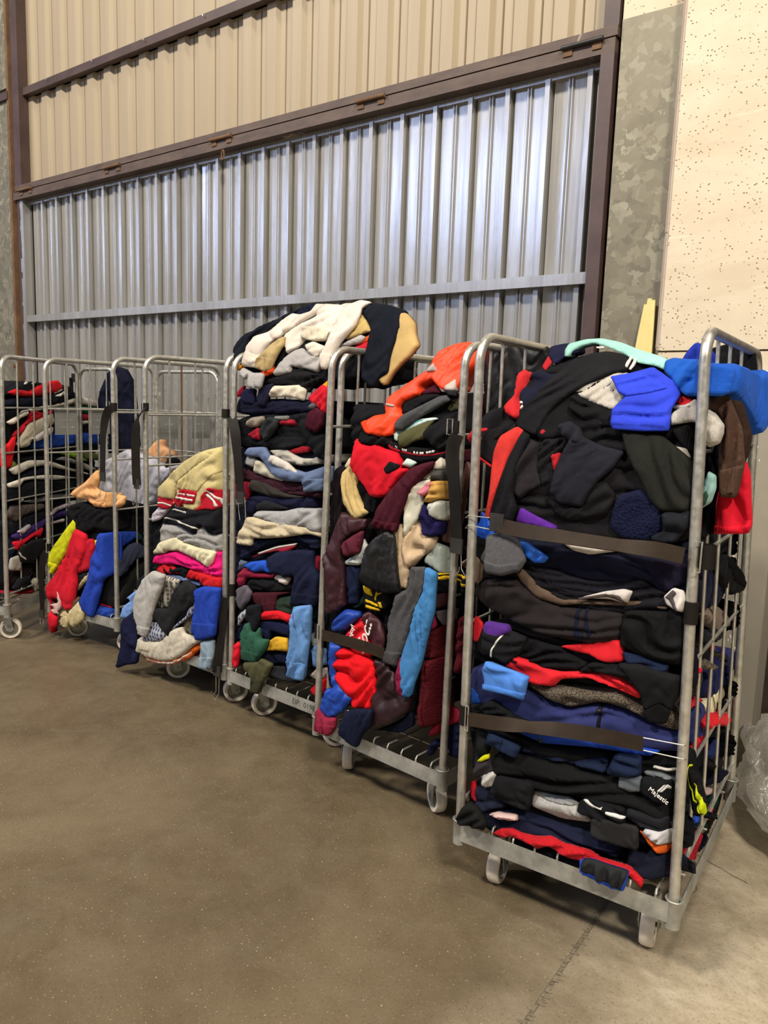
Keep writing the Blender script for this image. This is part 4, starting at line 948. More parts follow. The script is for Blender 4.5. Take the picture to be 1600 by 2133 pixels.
AR;jacket;15161a;c;L4 D15 P18;black roll under the red collar in nearest roll cage;483,498,496,520,737,455,897,373,853,376,624,454
AR;sweatshirt;191a1f;c;L1 D50 P24 B300;black folded stack inside the right panel in nearest roll cage;440,382,446,464,511,458,694,414,867,356,918,234,557,307
AR;t_shirt;c2182a;k;L4 D60 P12;red fold and knot low in the right panel in nearest roll cage;164,588,303,535,308,564,442,524,337,529,289,531,262,526,189,563
AR;t_shirt;1d2a5c;k;L3 D60 P18;navy cuff left of the black bulb in nearest roll cage;559,418,685,426,770,358,702,335,576,376
AR;sweatshirt;14141a;f;L5 D20 P20;black bulb shaped roll low in the right panel in nearest roll cage;421,438,534,413,658,373,697,330,595,352,488,397
AR;t_shirt;d6bcb6;s;L3 D50 P14;pale pink fleece fold low in the right panel in nearest roll cage;553,286,747,241,774,212,591,254
AR;sweatshirt;143a30;k;L2 D60 P18 B200;dark green fold under the pink one in nearest roll cage;723,167,853,161,891,110,750,121
AR;t_shirt;c41c30;k;L3 D60 P10;red edge near the base of the right panel in nearest roll cage;621,169,772,155,795,126,658,139
AR;t_shirt;2f56c8;k;L4 D20 P10;blue and white cuff low in the right panel in nearest roll cage;312,300,476,246,487,228,342,278
AR;sweatshirt;123428;k;L3 D20 P16 B200;dark green cuff at the base beside the right post in nearest roll cage;400,231,616,156,658,119,544,158
AR;fleece_jacket;b0182a;s;L4 D60 P14;red sherpa sleeve end at the base right side in nearest roll cage;267,195,317,258,462,203,458,181,376,184,380,145
AR;sweatshirt;181d34;k;L3 D40 P18 B200;navy fold on the base at the right side in nearest roll cage;447,159,633,108,679,60,486,108
AR;sweatshirt;17181f;k;L0 D50 P20 B560 W30;black sweatshirt stack along the lower right side in nearest roll cage;435,343,982,245,1102,83,920,-64,584,20
AF;sweatshirt;3a2a22;f;V90 D80 P14 W60 B14;inner brown sleeve behind the brown cuff in nearest roll cage;320,1530,346,1525,375,1448,371,1395,363,1373,344,1394
AF;sweatshirt;4a342a;f;V65 D80 P18 W80 B14;brown fleece sleeve hanging outside the right panel in nearest roll cage;265,1502,268,1538,312,1544,330,1518,358,1457,369,1375,358,1291,319,1292,311,1358,308,1416,315,1460,296,1497
+cuff;4d382c;r;ribbed brown cuff;311,1357,338,1363,369,1376,358,1291,319,1291
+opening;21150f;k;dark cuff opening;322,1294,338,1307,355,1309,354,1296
AF;fleece_jacket;d3122c;f;V110 D85 P16 W50 B14;bright red sleeve hanging outside the right panel in nearest roll cage;307,1191,305,1275,316,1361,364,1383,378,1346,393,1224,387,1202
+hem;c91029;r;gathered red hem;305,1214,348,1216,392,1226,387,1201,307,1190
AF;sweatshirt;9cc9c4;f;V45 D60 P18;pale aqua sleeve end beside the right post in nearest roll cage;280,1256,280,1310,292,1354,310,1345,314,1311,305,1276
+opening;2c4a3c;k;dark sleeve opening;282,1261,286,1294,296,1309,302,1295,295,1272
AF;sweatshirt;18181d;f;V150 D80 P20 W50 B200;dark garment behind the aqua sleeve end in nearest roll cage;241,1374,290,1418,316,1390,332,1218,288,1171,259,1162
AF;sweatshirt;cbc6be;h;V30 D60 P26 W60;light grey rolled sleeve end beside the brown sleeve in nearest roll cage;271,1435,273,1463,272,1487,282,1504,301,1493,321,1468,322,1447,315,1422,290,1411
AF;track_jacket;15161a;c;V35 D75 P16;black sleeve lined in neon yellow outside the right panel in nearest roll cage;317,558,309,585,316,600,326,587,341,579,366,508,366,483,355,473,331,477,321,524
+lining;cddd14;c;neon yellow lining;331,563,344,540,363,510,367,486,360,474,353,484,343,513
+piping;cddd14;c;neon yellow piping;309,585,314,600,323,601,322,598,315,596,313,586,317,559,338,517,353,485,351,482,335,514,315,556
5F;jacket;16161a;c;L0 D20 P25 B560 W60;black jacket forming the upper core of the heap in second roll cage from right;-272,1491,-192,1484,-77,1495,-13,1532,120,1543,225,1519,292,1399,289,1307,-42,1252,-180,1286,-238,1373
5F;jacket;1b1218;c;L0 D80 P25 B560 W60;dark maroon jacket in the middle of the heap in second roll cage from right;-310,1253,-43,1260,292,1319,306,1134,317,954,-24,897,-301,855,-315,1088
5F;jacket;ee4218;n;L5 D50 P26 W60 A9 B80;orange hooded rain jacket on the top of the heap in second roll cage from right;75,1658,91,1691,142,1712,195,1718,234,1706,262,1641,244,1600,242,1542,218,1540,191,1541,152,1558,113,1583,71,1560,80,1531,50,1513,26,1504,8,1482,38,1453,31,1433,21,1403,13,1385,-10,1377,-44,1375,-103,1383,-143,1421,-93,1449,-38,1457,-56,1485,-53,1515,-24,1538,8,1564,50,1599,82,1621,79,1630
+lining;c4bcb4;c;white lining;189,1557,220,1586,248,1541,196,1545
+trim;2c2c30;c;dark trim;189,1545,243,1542,250,1525,212,1529
+reflector;b9a9a0;n;silver reflective band;-42,1495,3,1491,4,1482,-39,1486
+patch;b3aba6;c;grey patch;85,1621,106,1642,130,1612,94,1608
+cuff;e83e16;r;elasticated cuff;-146,1422,-123,1432,-93,1402,-76,1382,-103,1383
5F;t_shirt;4a1424;c;L4 D40 P12;maroon shirt wedge under the orange jacket in second roll cage from right;67,1531,98,1549,127,1566,165,1536,119,1530
5F;sweatshirt;16161a;c;L4 D30 P16 W50;black bundle under the orange sleeve in second roll cage from right;25,1456,11,1496,37,1517,127,1535,173,1528,103,1493,61,1463
5F;sweatpants;46474a;h;L5 D38 P20 W60;charcoal heather leg rolled diagonally in second roll cage from right;22,1402,17,1432,50,1462,113,1493,173,1524,202,1529,223,1512,201,1496,128,1456,78,1417,50,1399
5F;t_shirt;cfe4e0;c;L4 D30 P10 W25;white and aqua striped cloth under the charcoal leg in second roll cage from right;6,1397,53,1409,101,1443,177,1452,186,1446,142,1432,82,1405,34,1390,40,1361,19,1366
+stripe;5fb3b4;c;aqua stripe;24,1395,59,1408,108,1438,143,1446,105,1432,65,1405,31,1390
5F;sweatshirt;4b4a2e;k;L5 D30 P14 W50;olive green sleeve beside the black bundle in second roll cage from right;43,1386,57,1395,110,1419,181,1442,163,1409,170,1380,115,1365,88,1347,61,1341
5F;t_shirt;45452e;k;L2 D60 P12;olive cloth behind the right post in second roll cage from right;198,1480,198,1505,224,1523,244,1482,218,1469
5F;sweatshirt;19191d;c;L5 D45 P20 W60;black sweatshirt against the right post in second roll cage from right;158,1400,172,1421,223,1452,269,1478,309,1440,298,1380,263,1354,230,1344,176,1373
5F;boxers;151518;k;L4 D8 P12;black boxers with white lettered waistband and red edges in second roll cage from right;-2,1346,7,1361,98,1348,194,1346,261,1342,256,1316,162,1298,75,1304
+waistband;a01828;k;crimson edging;-3,1346,7,1361,45,1341,102,1332,156,1326,212,1331,258,1344,260,1337,209,1324,158,1319,93,1321,13,1332
+waistband;141416;k;black band;2,1348,9,1359,42,1350,99,1342,154,1335,210,1341,249,1348,251,1340,208,1330,157,1325,92,1327,17,1337
+letter_mark;e8e6e0;k;;6,1356,9,1356,11,1347,7,1348
+letter_mark;e8e6e0;k;;15,1353,18,1353,20,1344,16,1345
+letter_mark;e8e6e0;k;;35,1348,39,1347,40,1339,37,1340
+letter_mark;e8e6e0;k;;43,1346,47,1345,48,1337,45,1337
+letter_mark;e8e6e0;k;;72,1340,76,1339,77,1331,74,1332
+letter_mark;e8e6e0;k;;80,1339,84,1338,85,1330,82,1331
+letter_mark;e8e6e0;k;;89,1338,93,1337,94,1329,91,1330
+letter_mark;e8e6e0;k;;128,1334,131,1333,133,1325,129,1325
+letter_mark;e8e6e0;k;;142,1333,145,1332,146,1324,143,1325
+letter_mark;e8e6e0;k;;157,1333,161,1332,162,1324,159,1325
+letter_mark;e8e6e0;k;;166,1334,170,1333,171,1325,168,1326
+letter_mark;e8e6e0;k;;186,1337,190,1337,191,1329,188,1329
+letter_mark;e8e6e0;k;;198,1340,201,1339,202,1331,199,1332
+letter_mark;e8e6e0;k;;210,1343,213,1342,214,1334,211,1335
5F;t_shirt;17171a;c;L4 D20 P12;black collar above the red t-shirt in second roll cage from right;-153,1359,-145,1394,-106,1383,0,1380,14,1351,-69,1337,-143,1346
5F;t_shirt;c00d22;c;L5 D50 P22 W90 A12 B60;glossy red t-shirt sagging at upper left in second roll cage from right;-154,1363,-130,1343,-81,1337,-48,1348,-22,1336,54,1324,75,1292,70,1271,107,1272,98,1257,64,1220,32,1179,-13,1157,-60,1161,-85,1193,-129,1229,-161,1266,-162,1310
+neckhole;16161a;c;black neck opening;13,1265,38,1294,74,1285,71,1267,29,1247
5F;jacket;c3ab74;c;L4 D110 P20 W40 A8;khaki jacket bulging against the left bars in second roll cage from right;-224,1202,-199,1245,-169,1266,-135,1219,-132,1183,-118,1136,-74,1096,-128,1058,-166,1081,-207,1117
5F;t_shirt;cfc6ad;c;L3 D80 P12;cream cloth above the khaki jacket in second roll cage from right;-218,1256,-193,1291,-179,1263,-199,1243
5F;sweatpants;4f1c2b;k;L7 D62 P22 W60 A8;maroon sweatpants leg with gathered hem in second roll cage from right;-20,1067,1,1122,44,1177,96,1229,144,1278,193,1298,239,1310,233,1281,190,1245,152,1201,128,1153,103,1100,94,1052,50,1050,-8,1056
+cuff;501a2a;r;gathered hem;-21,1063,-3,1087,48,1084,101,1084,94,1051,50,1050,-8,1053
5F;t_shirt;cfe3dd;c;L4 D40 P12;pale mint cloth above the maroon leg in second roll cage from right;72,1283,95,1311,138,1296,113,1274
5F;sweatshirt;17171b;c;L3 D120 P18;black sleeve curving under the red t-shirt in second roll cage from right;-153,1216,-109,1189,-83,1156,-13,1155,-57,1093,-81,1094,-118,1121
5F;shirt;dfdcc8;c;L6 D75 P18 W60;long white sleeve beside the maroon leg in second roll cage from right;114,1142,131,1186,166,1230,223,1248,223,1236,195,1200,197,1164,178,1108,148,1071,122,1034,116,1079
5F;t_shirt;c07080;c;L7 D45 P10;pink sleeve end on the white sleeve in second roll cage from right;181,1196,203,1218,235,1244,236,1209,210,1187
5F;sweatshirt;b98f4a;c;L7 D10 P12;mustard hem at the hanging strap in second roll cage from right;206,1170,235,1209,237,1242,271,1247,323,1238,324,1195,306,1181,271,1185,237,1171
5F;sweatshirt;3d3c3a;c;L6 D5 P10;charcoal cuff above the mustard hem in second roll cage from right;225,1247,227,1276,297,1286,312,1243,262,1245
5F;hoodie;d3cab8;k;L5 D60 P16;cream hood above the charcoal cuff in second roll cage from right;217,1273,219,1296,245,1322,264,1315,284,1305,285,1284
5F;hoodie;c9bfa8;k;L5 D20 P12;cream cord bundle left of the charcoal cuff in second roll cage from right;172,1263,212,1279,217,1242,180,1243
5F;t_shirt;c9ccc4;n;L7 D60 P18 W25;crumpled white cloth below the mustard hem in second roll cage from right;227,1164,271,1182,306,1174,313,1154,285,1111,239,1129
5F;shirt;241f52;c;L6 D80 P14;indigo sleeve with stitched cuff in second roll cage from right;184,1121,201,1160,219,1159,235,1119,283,1109,279,1064,243,1055,207,1054,193,1089
5F;sweatpants;c9b394;c;L5 D85 P18 W50;left beige trouser leg hanging long in second roll cage from right;55,1040,76,1073,108,1081,118,1032,116,971,137,928,135,850,87,847,71,921
5F;sweatpants;c2aa8b;c;L5 D60 P18 W50;right beige trouser leg hanging beside it in second roll cage from right;112,1026,171,1107,202,1052,258,1056,240,1012,195,976,160,936,134,927,107,979
5F;shirt;a9b3a9;c;L4 D80 P14 W50;sage grey shirt below the indigo sleeve in second roll cage from right;188,957,234,1034,280,1025,295,998,297,932,281,925,244,936
5F;jacket;56352d;n;L3 D78 P20 W50;rust brown quilted jacket beside the hanging strap in second roll cage from right;254,1036,268,1157,304,1221,324,1263,335,1318,352,1300,351,1245,337,1164,322,1082,295,1033
5F;fleece_jacket;3b121e;s;L3 D70 P14;maroon knit between the two right posts in second roll cage from right;304,1320,309,1349,340,1355,350,1320,322,1306
5F;fleece_jacket;161c3e;s;L2 D80 P14;navy sherpa between the two right posts in second roll cage from right;326,1203,329,1263,345,1288,357,1198,341,1193
5F;jacket;3a1420;n;L6 D100 P22 W60;maroon nylon jacket hanging at the left post in second roll cage from right;-282,885,-245,967,-215,1036,-185,1090,-116,1071,-62,1078,-65,1042,-114,1018,-175,978,-179,927,-168,883,-159,746,-153,738,-184,709,-255,679,-263,701,-261,759,-279,836
5F;sweatshirt;531a2b;k;L7 D80 P14;maroon cuff beside the nylon jacket in second roll cage from right;-168,974,-113,1010,-65,1036,-69,990,-81,948,-154,923
5F;shirt;d2d9d6;c;L5 D10 P12;white hem beneath the maroon cuff in second roll cage from right;-179,897,-105,946,-89,1002,-61,970,-96,897,-172,888
5F;shorts;1b1c1f;n;L8 D80 P18 W40;black shorts with a wide stitched hem in second roll cage from right;-65,855,-52,911,-39,974,5,1020,61,1053,95,1041,105,975,119,893,133,845,71,829,2,832
+hem;161619;r;stitched hem;-68,855,-57,884,35,878,125,877,133,844,71,828,2,831,-67,846
5F;jacket;17181f;c;L0 D85 P25 B560 W60;dark navy jacket in the lower heap in second roll cage from right;-340,842,326,967,347,619,288,445,134,361,-74,336,-276,281,-327,548
5F;track_jacket;161619;c;L5 D60 P14;black sports top with yellow zigzag stripes in second roll cage from right;-82,834,50,821,81,795,29,752,-44,737,-70,755
+stripe;e0b818;c;yellow stripe;-74,840,-45,835,-17,796,-59,799,-70,812
+stripe;e0b818;c;yellow stripe;-13,791,-3,819,3,812,33,823,-2,802,0,781
+stripe;e0b818;c;yellow stripe;-55,780,11,772,11,763,-55,770
+stripe;e0b818;c;yellow stripe;-52,759,15,756,12,746,-52,749
+stripe;e0b818;c;yellow stripe;12,782,24,785,30,760,20,764
5F;sweatshirt;17203c;k;L4 D85 P16;navy sleeve right of the maroon nylon jacket in second roll cage from right;-190,870,-151,896,-105,884,-106,745,-178,731,-184,813
5F;sweatshirt;1f3a2c;k;L3 D40 P12;dark green cloth by the yellow zigzags in second roll cage from right;-159,723,-95,780,-80,753,-137,715
5F;sweatpants;4a4a4d;h;L7 D82 P20 W60;long charcoal heather leg at centre in second roll cage from right;55,574,74,652,77,727,97,794,108,836,156,859,165,940,228,951,233,882,189,786,175,721,156,654,130,602,122,573,78,571
+cuff;454548;r;plain cuff;55,574,65,619,145,630,130,602,122,572,78,570
5F;sweatpants;3f7ab2;c;L8 D78 P20 W40 A7;long light blue track leg with crimson side in second roll cage from right;237,927,244,955,287,942,285,885,284,808,266,736,241,616,212,537,198,484,146,478,127,536,152,624,166,668,186,726,199,791,237,876
+side_panel;7c1438;c;crimson side panel;125,536,150,624,159,549,164,515,169,474,146,477
+cuff;3874ac;r;gathered cuff;166,517,209,536,198,483,168,476
5F;jacket;4c242e;n;L5 D70 P18 W50;brown maroon jacket behind the red sweatshirt in second roll cage from right;-76,716,-44,734,8,706,41,648,31,599,-32,612,-54,673
5F;jacket;2f161d;n;L6 D60 P22 W60 A10;dark maroon jacket pooled above the base in second roll cage from right;-1,566,60,572,105,528,136,468,184,482,174,419,107,352,24,301,-12,294,-1,423,24,459,14,527
5F;hoodie;d3101f;n;L5 D30 P18 W90;red printed hoodie upper part with white lettering in second roll cage from right;-167,604,-164,615,-86,701,-67,689,-36,621,-24,558,-74,559,-126,561
5F;hoodie;d40c18;c;L6 D50 P26 W70 A12;glossy red hoodie bulging below the lower strap in second roll cage from right;-202,530,-166,571,-62,565,-24,560,2,548,18,457,22,444,-5,403,-3,372,-92,345,-130,396,-175,428,-202,480
5F;jacket;143a94;n;L6 D30 P20 W50;blue jacket hood above the lower strap in second roll cage from right;-228,637,-197,683,-152,722,-80,727,-73,709,-155,634,-215,620
5F;jacket;16409e;n;L7 D70 P22 W45 A8;blue jacket sleeve hanging by the left post in second roll cage from right;-224,581,-159,577,-184,527,-185,453,-160,430,-120,407,-93,390,-132,330,-190,282,-239,277,-272,282,-235,388,-194,402,-223,492
5F;sweatshirt;7e1c36;k;L8 D80 P14 W50;crimson cuff hanging lowest at the left post in second roll cage from right;-279,206,-278,285,-254,312,-225,280,-166,293,-168,252,-195,211
+cuff;7a1a33;r;ribbed end;-279,206,-279,248,-168,263,-169,250,-195,210
5F;sweatshirt;171d36;k;L9 D60 P20 W50;navy sleeve end draped over the base rail in second roll cage from right;-137,242,-106,340,-56,368,32,392,23,318,-20,270,-37,221,-69,220
5F;sweatshirt;161b33;k;L3 D10 P14;navy cloth flat on the wire deck in second roll cage from right;-36,270,73,329,154,397,168,349,112,303,14,281
5F;fleece_jacket;521019;s;L5 D30 P22 W80;red sherpa jacket bunched at the right in second roll cage from right;214,644,218,699,272,742,344,780,388,815,396,621,334,587,299,639,225,620
5F;fleece_jacket;58121c;s;L6 D88 P20 W60;red sherpa sleeve hanging to the deck in second roll cage from right;218,613,298,643,316,629,325,522,333,423,242,376,219,378,217,491,220,569
5F;t_shirt;7c1038;c;L5 D60 P10;magenta cloth under the light blue leg in second roll cage from right;226,709,239,757,255,787,268,745,231,706
5F;sweatshirt;4a2a2c;k;L4 D10 P12;brown hem beside the right post in second roll cage from right;239,850,289,865,316,835,250,796
5F;t_shirt;5a5254;c;L5 D70 P8;grey pointed cloth beside the right post in second roll cage from right;258,796,332,820,329,772,284,745
5F;track_jacket;15161a;c;L4 D0 P16;black jacket with two yellow bands at the right in second roll cage from right;243,896,247,931,371,940,375,877,241,855
+stripe;d8b020;c;yellow band;245,913,284,924,373,912,374,901,316,915,245,903
+stripe;d8b020;c;yellow band;250,929,371,937,372,927,289,928,247,921
5F;sweatshirt;7a1026;k;L3 D30 P18;crimson sweatshirt crumpled low beside the right post in second roll cage from right;236,330,250,376,223,359,305,470,375,460,372,428,320,398,310,377,259,342
5F;sweatshirt;181e3a;k;L2 D30 P20;navy sweatshirt on the deck by the right socket in second roll cage from right;218,259,243,318,303,329,310,391,378,426,380,287,316,283,266,303,241,253
4F;sweatshirt;17181c;k;L1 D60 P25 B330 W60;black sweatshirt core under the white sweatshirt in the cage with the tallest heap;-339,1612,-352,1745,-275,1810,-136,1847,-14,1884,140,1887,267,1874,356,1791,378,1695,391,1585,211,1558,-190,1554
4F;sweatshirt;161c26;k;L2 D45 P20 W70 B60;black sweatshirt draped at the left shoulder in the cage with the tallest heap;-384,1665,-402,1714,-410,1752,-378,1783,-295,1821,-169,1865,-103,1890,-32,1915,13,1892,-91,1862,-165,1823,-271,1784,-323,1755,-320,1658
4F;t_shirt;161a33;k;L3 D20 P10;navy cloth patch between the white sleeves in the cage with the tallest heap;-86,1871,-76,1893,-19,1915,10,1910,14,1884,-19,1860,-70,1851
4F;sweatshirt;e3d8cd;k;L5 D35 P22 W60 A7;left sleeve and shoulder of white sweatshirt in the cage with the tallest heap;-275,1639,-278,1703,-283,1733,-254,1773,-177,1788,-126,1828,-80,1869,-25,1860,37,1873,39,1905,96,1900,85,1866,25,1833,-22,1806,-70,1778,-91,1756,-132,1740,-155,1701,-158,1628
+cuff;e0d4c6;r;white ribbed cuff;-274,1638,-278,1707,-164,1682,-160,1627
4F;sweatshirt;e6ddd0;k;L4 D30 P20 W80 B60;body of cream white sweatshirt spread over the top in the cage with the tallest heap;-74,1756,-75,1780,-36,1808,65,1848,75,1906,158,1887,206,1900,219,1849,199,1781,188,1738,127,1739,54,1749,35,1719,-22,1687
+hem;ddd3bc;r;cream hem band;31,1774,30,1803,93,1805,195,1780,188,1737,127,1738,49,1751
4F;sweatshirt;ebe0d6;k;L6 D58 P20 W70;long white sleeve falling to the front at right in the cage with the tallest heap;209,1682,214,1718,223,1778,240,1884,304,1904,367,1891,330,1866,339,1838,338,1790,296,1732,280,1685,272,1648,259,1620,231,1622
+cuff;e3d8ca;r;white ribbed cuff;208,1687,275,1680,274,1649,259,1619,231,1622
4F;sweatshirt;a89468;k;L6 D55 P16 W50;khaki sleeve between the white sleeves in the cage with the tallest heap;-177,1630,-157,1681,-114,1732,-51,1765,-37,1730,-58,1669,-73,1618,-98,1613
+cuff;9f8a60;r;khaki cuff;-177,1630,-160,1680,-66,1667,-73,1618,-98,1612
4F;t_shirt;e4d9ca;c;L5 D20 P8 W25;white tied drawstring waist under the hem in the cage with the tallest heap;82,1723,125,1738,205,1714,189,1682,166,1669,116,1694
4F;t_shirt;a4a1a0;h;L4 D20 P16 W50 A8;grey heather t-shirt under the white hem in the cage with the tallest heap;-86,1608,-20,1681,19,1703,62,1713,128,1685,185,1684,203,1640,192,1607,119,1624,64,1630,29,1636,30,1608,-55,1594
4F;t_shirt;b39c62;c;L4 D50 P16 W35;khaki shirt bunched behind the right white sleeve in the cage with the tallest heap;285,1746,308,1788,313,1854,376,1807,413,1773,358,1759,304,1740
4F;t_shirt;a9a4a2;c;L4 D20 P10;grey cloth under the bunched khaki shirt in the cage with the tallest heap;265,1711,272,1720,305,1734,364,1759,394,1749,380,1727,315,1713
4F;t_shirt;e24c16;c;L3 D20 P8;bright orange cloth fold at the top right in the cage with the tallest heap;250,1715,346,1728,406,1763,412,1738,363,1719,271,1704
4F;t_shirt;b01428;c;L3 D20 P10;crimson cloth under the orange fold in the cage with the tallest heap;265,1700,356,1719,412,1734,420,1697,311,1694
4F;sweatshirt;151a26;k;L4 D70 P20 W80 A10 B60;big black sweatshirt hanging over the right side in the cage with the tallest heap;297,1866,317,1893,390,1887,492,1861,519,1838,545,1784,550,1728,546,1667,552,1609,518,1589,492,1548,432,1584,409,1649,419,1710,414,1768,378,1812
4F;jacket;b89c66;c;L3 D75 P12 W45 A9 B20;tan jacket sleeve at far right in the cage with the tallest heap;500,1840,538,1841,599,1799,620,1757,654,1711,630,1672,595,1643,562,1604,538,1559,495,1583,523,1624,532,1679,535,1740
4F;t_shirt;c07c18;c;L3 D40 P8;mustard scrap at the upper left corner in the cage with the tallest heap;-338,1621,-332,1652,-277,1639,-309,1620
4F;sweatshirt;b5b2b2;h;L5 D60 P12;grey cuff at the upper left corner in the cage with the tallest heap;-289,1608,-266,1632,-195,1608,-240,1576
4F;sweatshirt;b4b2b2;h;L6 D80 P12;grey heather ribbed cuff hanging beside it in the cage with the tallest heap;-206,1550,-208,1608,-103,1607,-114,1540,-182,1539
4F;t_shirt;dc4416;c;L5 D70 P8;orange scrap below the khaki cuff in the cage with the tallest heap;-155,1608,-77,1643,-64,1610,-106,1591
4F;t_shirt;1d1d20;k;L3 D10 P18 W50;black t-shirt layer under the grey t-shirt in the cage with the tallest heap;-160,1552,-123,1576,-99,1588,8,1609,35,1632,108,1623,180,1609,240,1609,230,1583,163,1555,138,1525,85,1554,4,1559,-93,1553
4F;t_shirt;e3d9c4;k;L4 D8 P12 W60;cream folded t-shirt in the upper stack in the cage with the tallest heap;-80,1502,-62,1554,3,1554,99,1559,137,1539,130,1493,75,1505,10,1509
4F;sweatshirt;1d1f3e;k;L4 D75 P12;small navy sleeve end at the upper left stack in the cage with the tallest heap;-259,1487,-248,1539,-176,1540,-177,1471,-222,1469
4F;sweatshirt;1b1d33;k;L4 D75 P12;navy sleeve end left of the cream t-shirt in the cage with the tallest heap;-163,1500,-137,1552,-63,1565,-78,1508,-109,1462,-148,1467
4F;sweatshirt;171930;k;L2 D4 P22 B560 W22;folded navy sweatshirts layer below the cream t-shirt in the cage with the tallest heap;-329,1433,-309,1498,-218,1489,-99,1498,121,1496,232,1494,235,1441,52,1439,-96,1429,-225,1422
4F;t_shirt;bf1528;k;L5 D50 P12;red t-shirt corner beside the right post in the cage with the tallest heap;163,1506,238,1562,273,1546,284,1437,245,1456,189,1486
4F;t_shirt;c98a18;c;L4 D60 P6;mustard sliver above the red corner in the cage with the tallest heap;221,1555,251,1578,262,1538,243,1545
4F;sweatshirt;4b1628;k;L6 D78 P14;maroon sleeve end below the red corner in the cage with the tallest heap;168,1385,186,1448,226,1471,269,1451,266,1399,229,1366
4F;sweatshirt;505054;k;L6 D20 P8;grey loop above the maroon sleeve end in the cage with the tallest heap;177,1469,204,1488,226,1482,213,1457
4F;t_shirt;a0102f;k;L2 D40 P8;magenta red cloth at the upper left post in the cage with the tallest heap;-336,1515,-282,1558,-291,1516,-318,1501
4F;sweatshirt;857c70;h;L4 D30 P12;taupe heather fold at the left of the stack in the cage with the tallest heap;-230,1395,-186,1415,-116,1424,-107,1406,-142,1376,-203,1370
4F;sweatshirt;2f3136;k;L5 D65 P14;charcoal sleeve beside the taupe fold in the cage with the tallest heap;-129,1358,-94,1406,-61,1424,-9,1409,-17,1376,-59,1334,-92,1313
4F;t_shirt;6e706c;k;L3 D5 P8;grey green cloth strip in the upper stack in the cage with the tallest heap;-91,1406,-64,1425,33,1431,27,1410
4F;t_shirt;951329;k;L3 D10 P8;crimson strip in the upper stack in the cage with the tallest heap;-39,1403,66,1419,102,1392,-31,1391
4F;t_shirt;8e1226;k;L4 D30 P10;crimson cuff left of the charcoal sleeve in the cage with the tallest heap;-217,1338,-142,1377,-131,1319,-176,1322
4F;sweatshirt;16171b;k;L1 D4 P22 B560 W30;black folded sweatshirts layer at upper middle in the cage with the tallest heap;-340,1398,-179,1439,223,1446,228,1291,105,1287,-7,1280,-211,1273,-339,1278
4F;sweatshirt;1a1d22;k;L3 D5 P16 W50;black folded hem in the upper middle in the cage with the tallest heap;-191,1296,-96,1336,130,1345,146,1319,20,1288,-79,1282
4F;sweatshirt;191b1f;k;L4 D50 P18 W50;black sleeve sweeping down at upper right in the cage with the tallest heap;61,1434,156,1449,187,1418,203,1364,274,1368,273,1258,223,1264,190,1288,143,1350
4F;t_shirt;92101f;k;L3 D10 P6;crimson fold above the grey white layer in the cage with the tallest heap;27,1283,131,1311,171,1309,149,1285,69,1272
4F;sweatshirt;b9b4ab;k;L3 D5 P12 W25 B500;grey white folded sweatshirt in the middle stack in the cage with the tallest heap;-89,1277,20,1288,101,1255,178,1260,231,1280,224,1242,118,1225,22,1227,-36,1245
4F;sweatshirt;5c6c8c;k;L5 D25 P16 W70;slate blue sweatshirt with a hanging cuff in the cage with the tallest heap;-223,1256,-195,1283,-92,1293,-65,1261,-31,1230,97,1211,160,1201,290,1243,291,1190,269,1139,154,1120,153,1161,35,1156,-48,1183,-117,1246,-204,1246
+cuff;5b6b8a;r;slate blue cuff;152,1173,281,1189,269,1138,154,1119
4F;t_shirt;d2ccc4;c;L6 D30 P10;white lining in the slate blue sweatshirt in the cage with the tallest heap;-53,1234,-35,1264,63,1238,128,1198,111,1191,-1,1215
4F;t_shirt;c9c3b2;h;L4 D25 P10;oatmeal cloth below the white lining in the cage with the tallest heap;-180,1177,-162,1232,-131,1228,-46,1183,23,1151,-62,1158
4F;sweatshirt;8e8d8c;h;L4 D20 P10;grey sleeve at the left of the middle stack in the cage with the tallest heap;-238,1208,-219,1245,-156,1238,-174,1195
4F;sweatshirt;42202e;k;L3 D5 P18 B540 W30;maroon folded sweatshirt below the slate blue one in the cage with the tallest heap;-306,1143,-243,1190,-193,1171,-60,1159,135,1153,250,1131,243,1103,136,1097,25,1097,-110,1118
4F;sweatshirt;3b3734;k;L4 D8 P12;olive grey folded hem below the maroon one in the cage with the tallest heap;-209,1110,-189,1142,-96,1138,38,1099,150,1098,87,1087,-61,1078,-191,1094
4F;t_shirt;8f1230;k;L3 D60 P10;crimson cloth at the left behind the strap in the cage with the tallest heap;-324,1038,-315,1111,-224,1132,-195,1110,-232,1041
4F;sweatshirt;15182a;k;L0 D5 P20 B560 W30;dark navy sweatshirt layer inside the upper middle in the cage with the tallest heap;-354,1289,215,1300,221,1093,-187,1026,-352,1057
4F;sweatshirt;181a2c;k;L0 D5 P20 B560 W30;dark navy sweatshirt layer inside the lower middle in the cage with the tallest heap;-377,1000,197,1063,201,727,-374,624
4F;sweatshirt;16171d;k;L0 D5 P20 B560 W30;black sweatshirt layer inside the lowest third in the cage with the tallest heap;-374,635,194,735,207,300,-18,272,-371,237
4F;sweatshirt;1a1b38;k;L3 D4 P18 B540 W30;navy folded sweatshirts above the grey heather in the cage with the tallest heap;-247,1016,-220,1061,-22,1091,201,1104,196,1056,49,1034,-167,1005,-189,972,-235,987
4F;sweatshirt;26272c;k;L4 D10 P10;charcoal fold on the navy sweatshirts in the cage with the tallest heap;-154,1033,-94,1061,63,1038,-152,1008
4F;sweatshirt;9e9fa0;h;L4 D15 P18 W35 B500;grey heather folded sweatshirt in the middle stack in the cage with the tallest heap;-178,975,-144,1007,21,1024,117,1050,222,1056,229,1023,259,985,246,951,132,969,23,955,-92,970
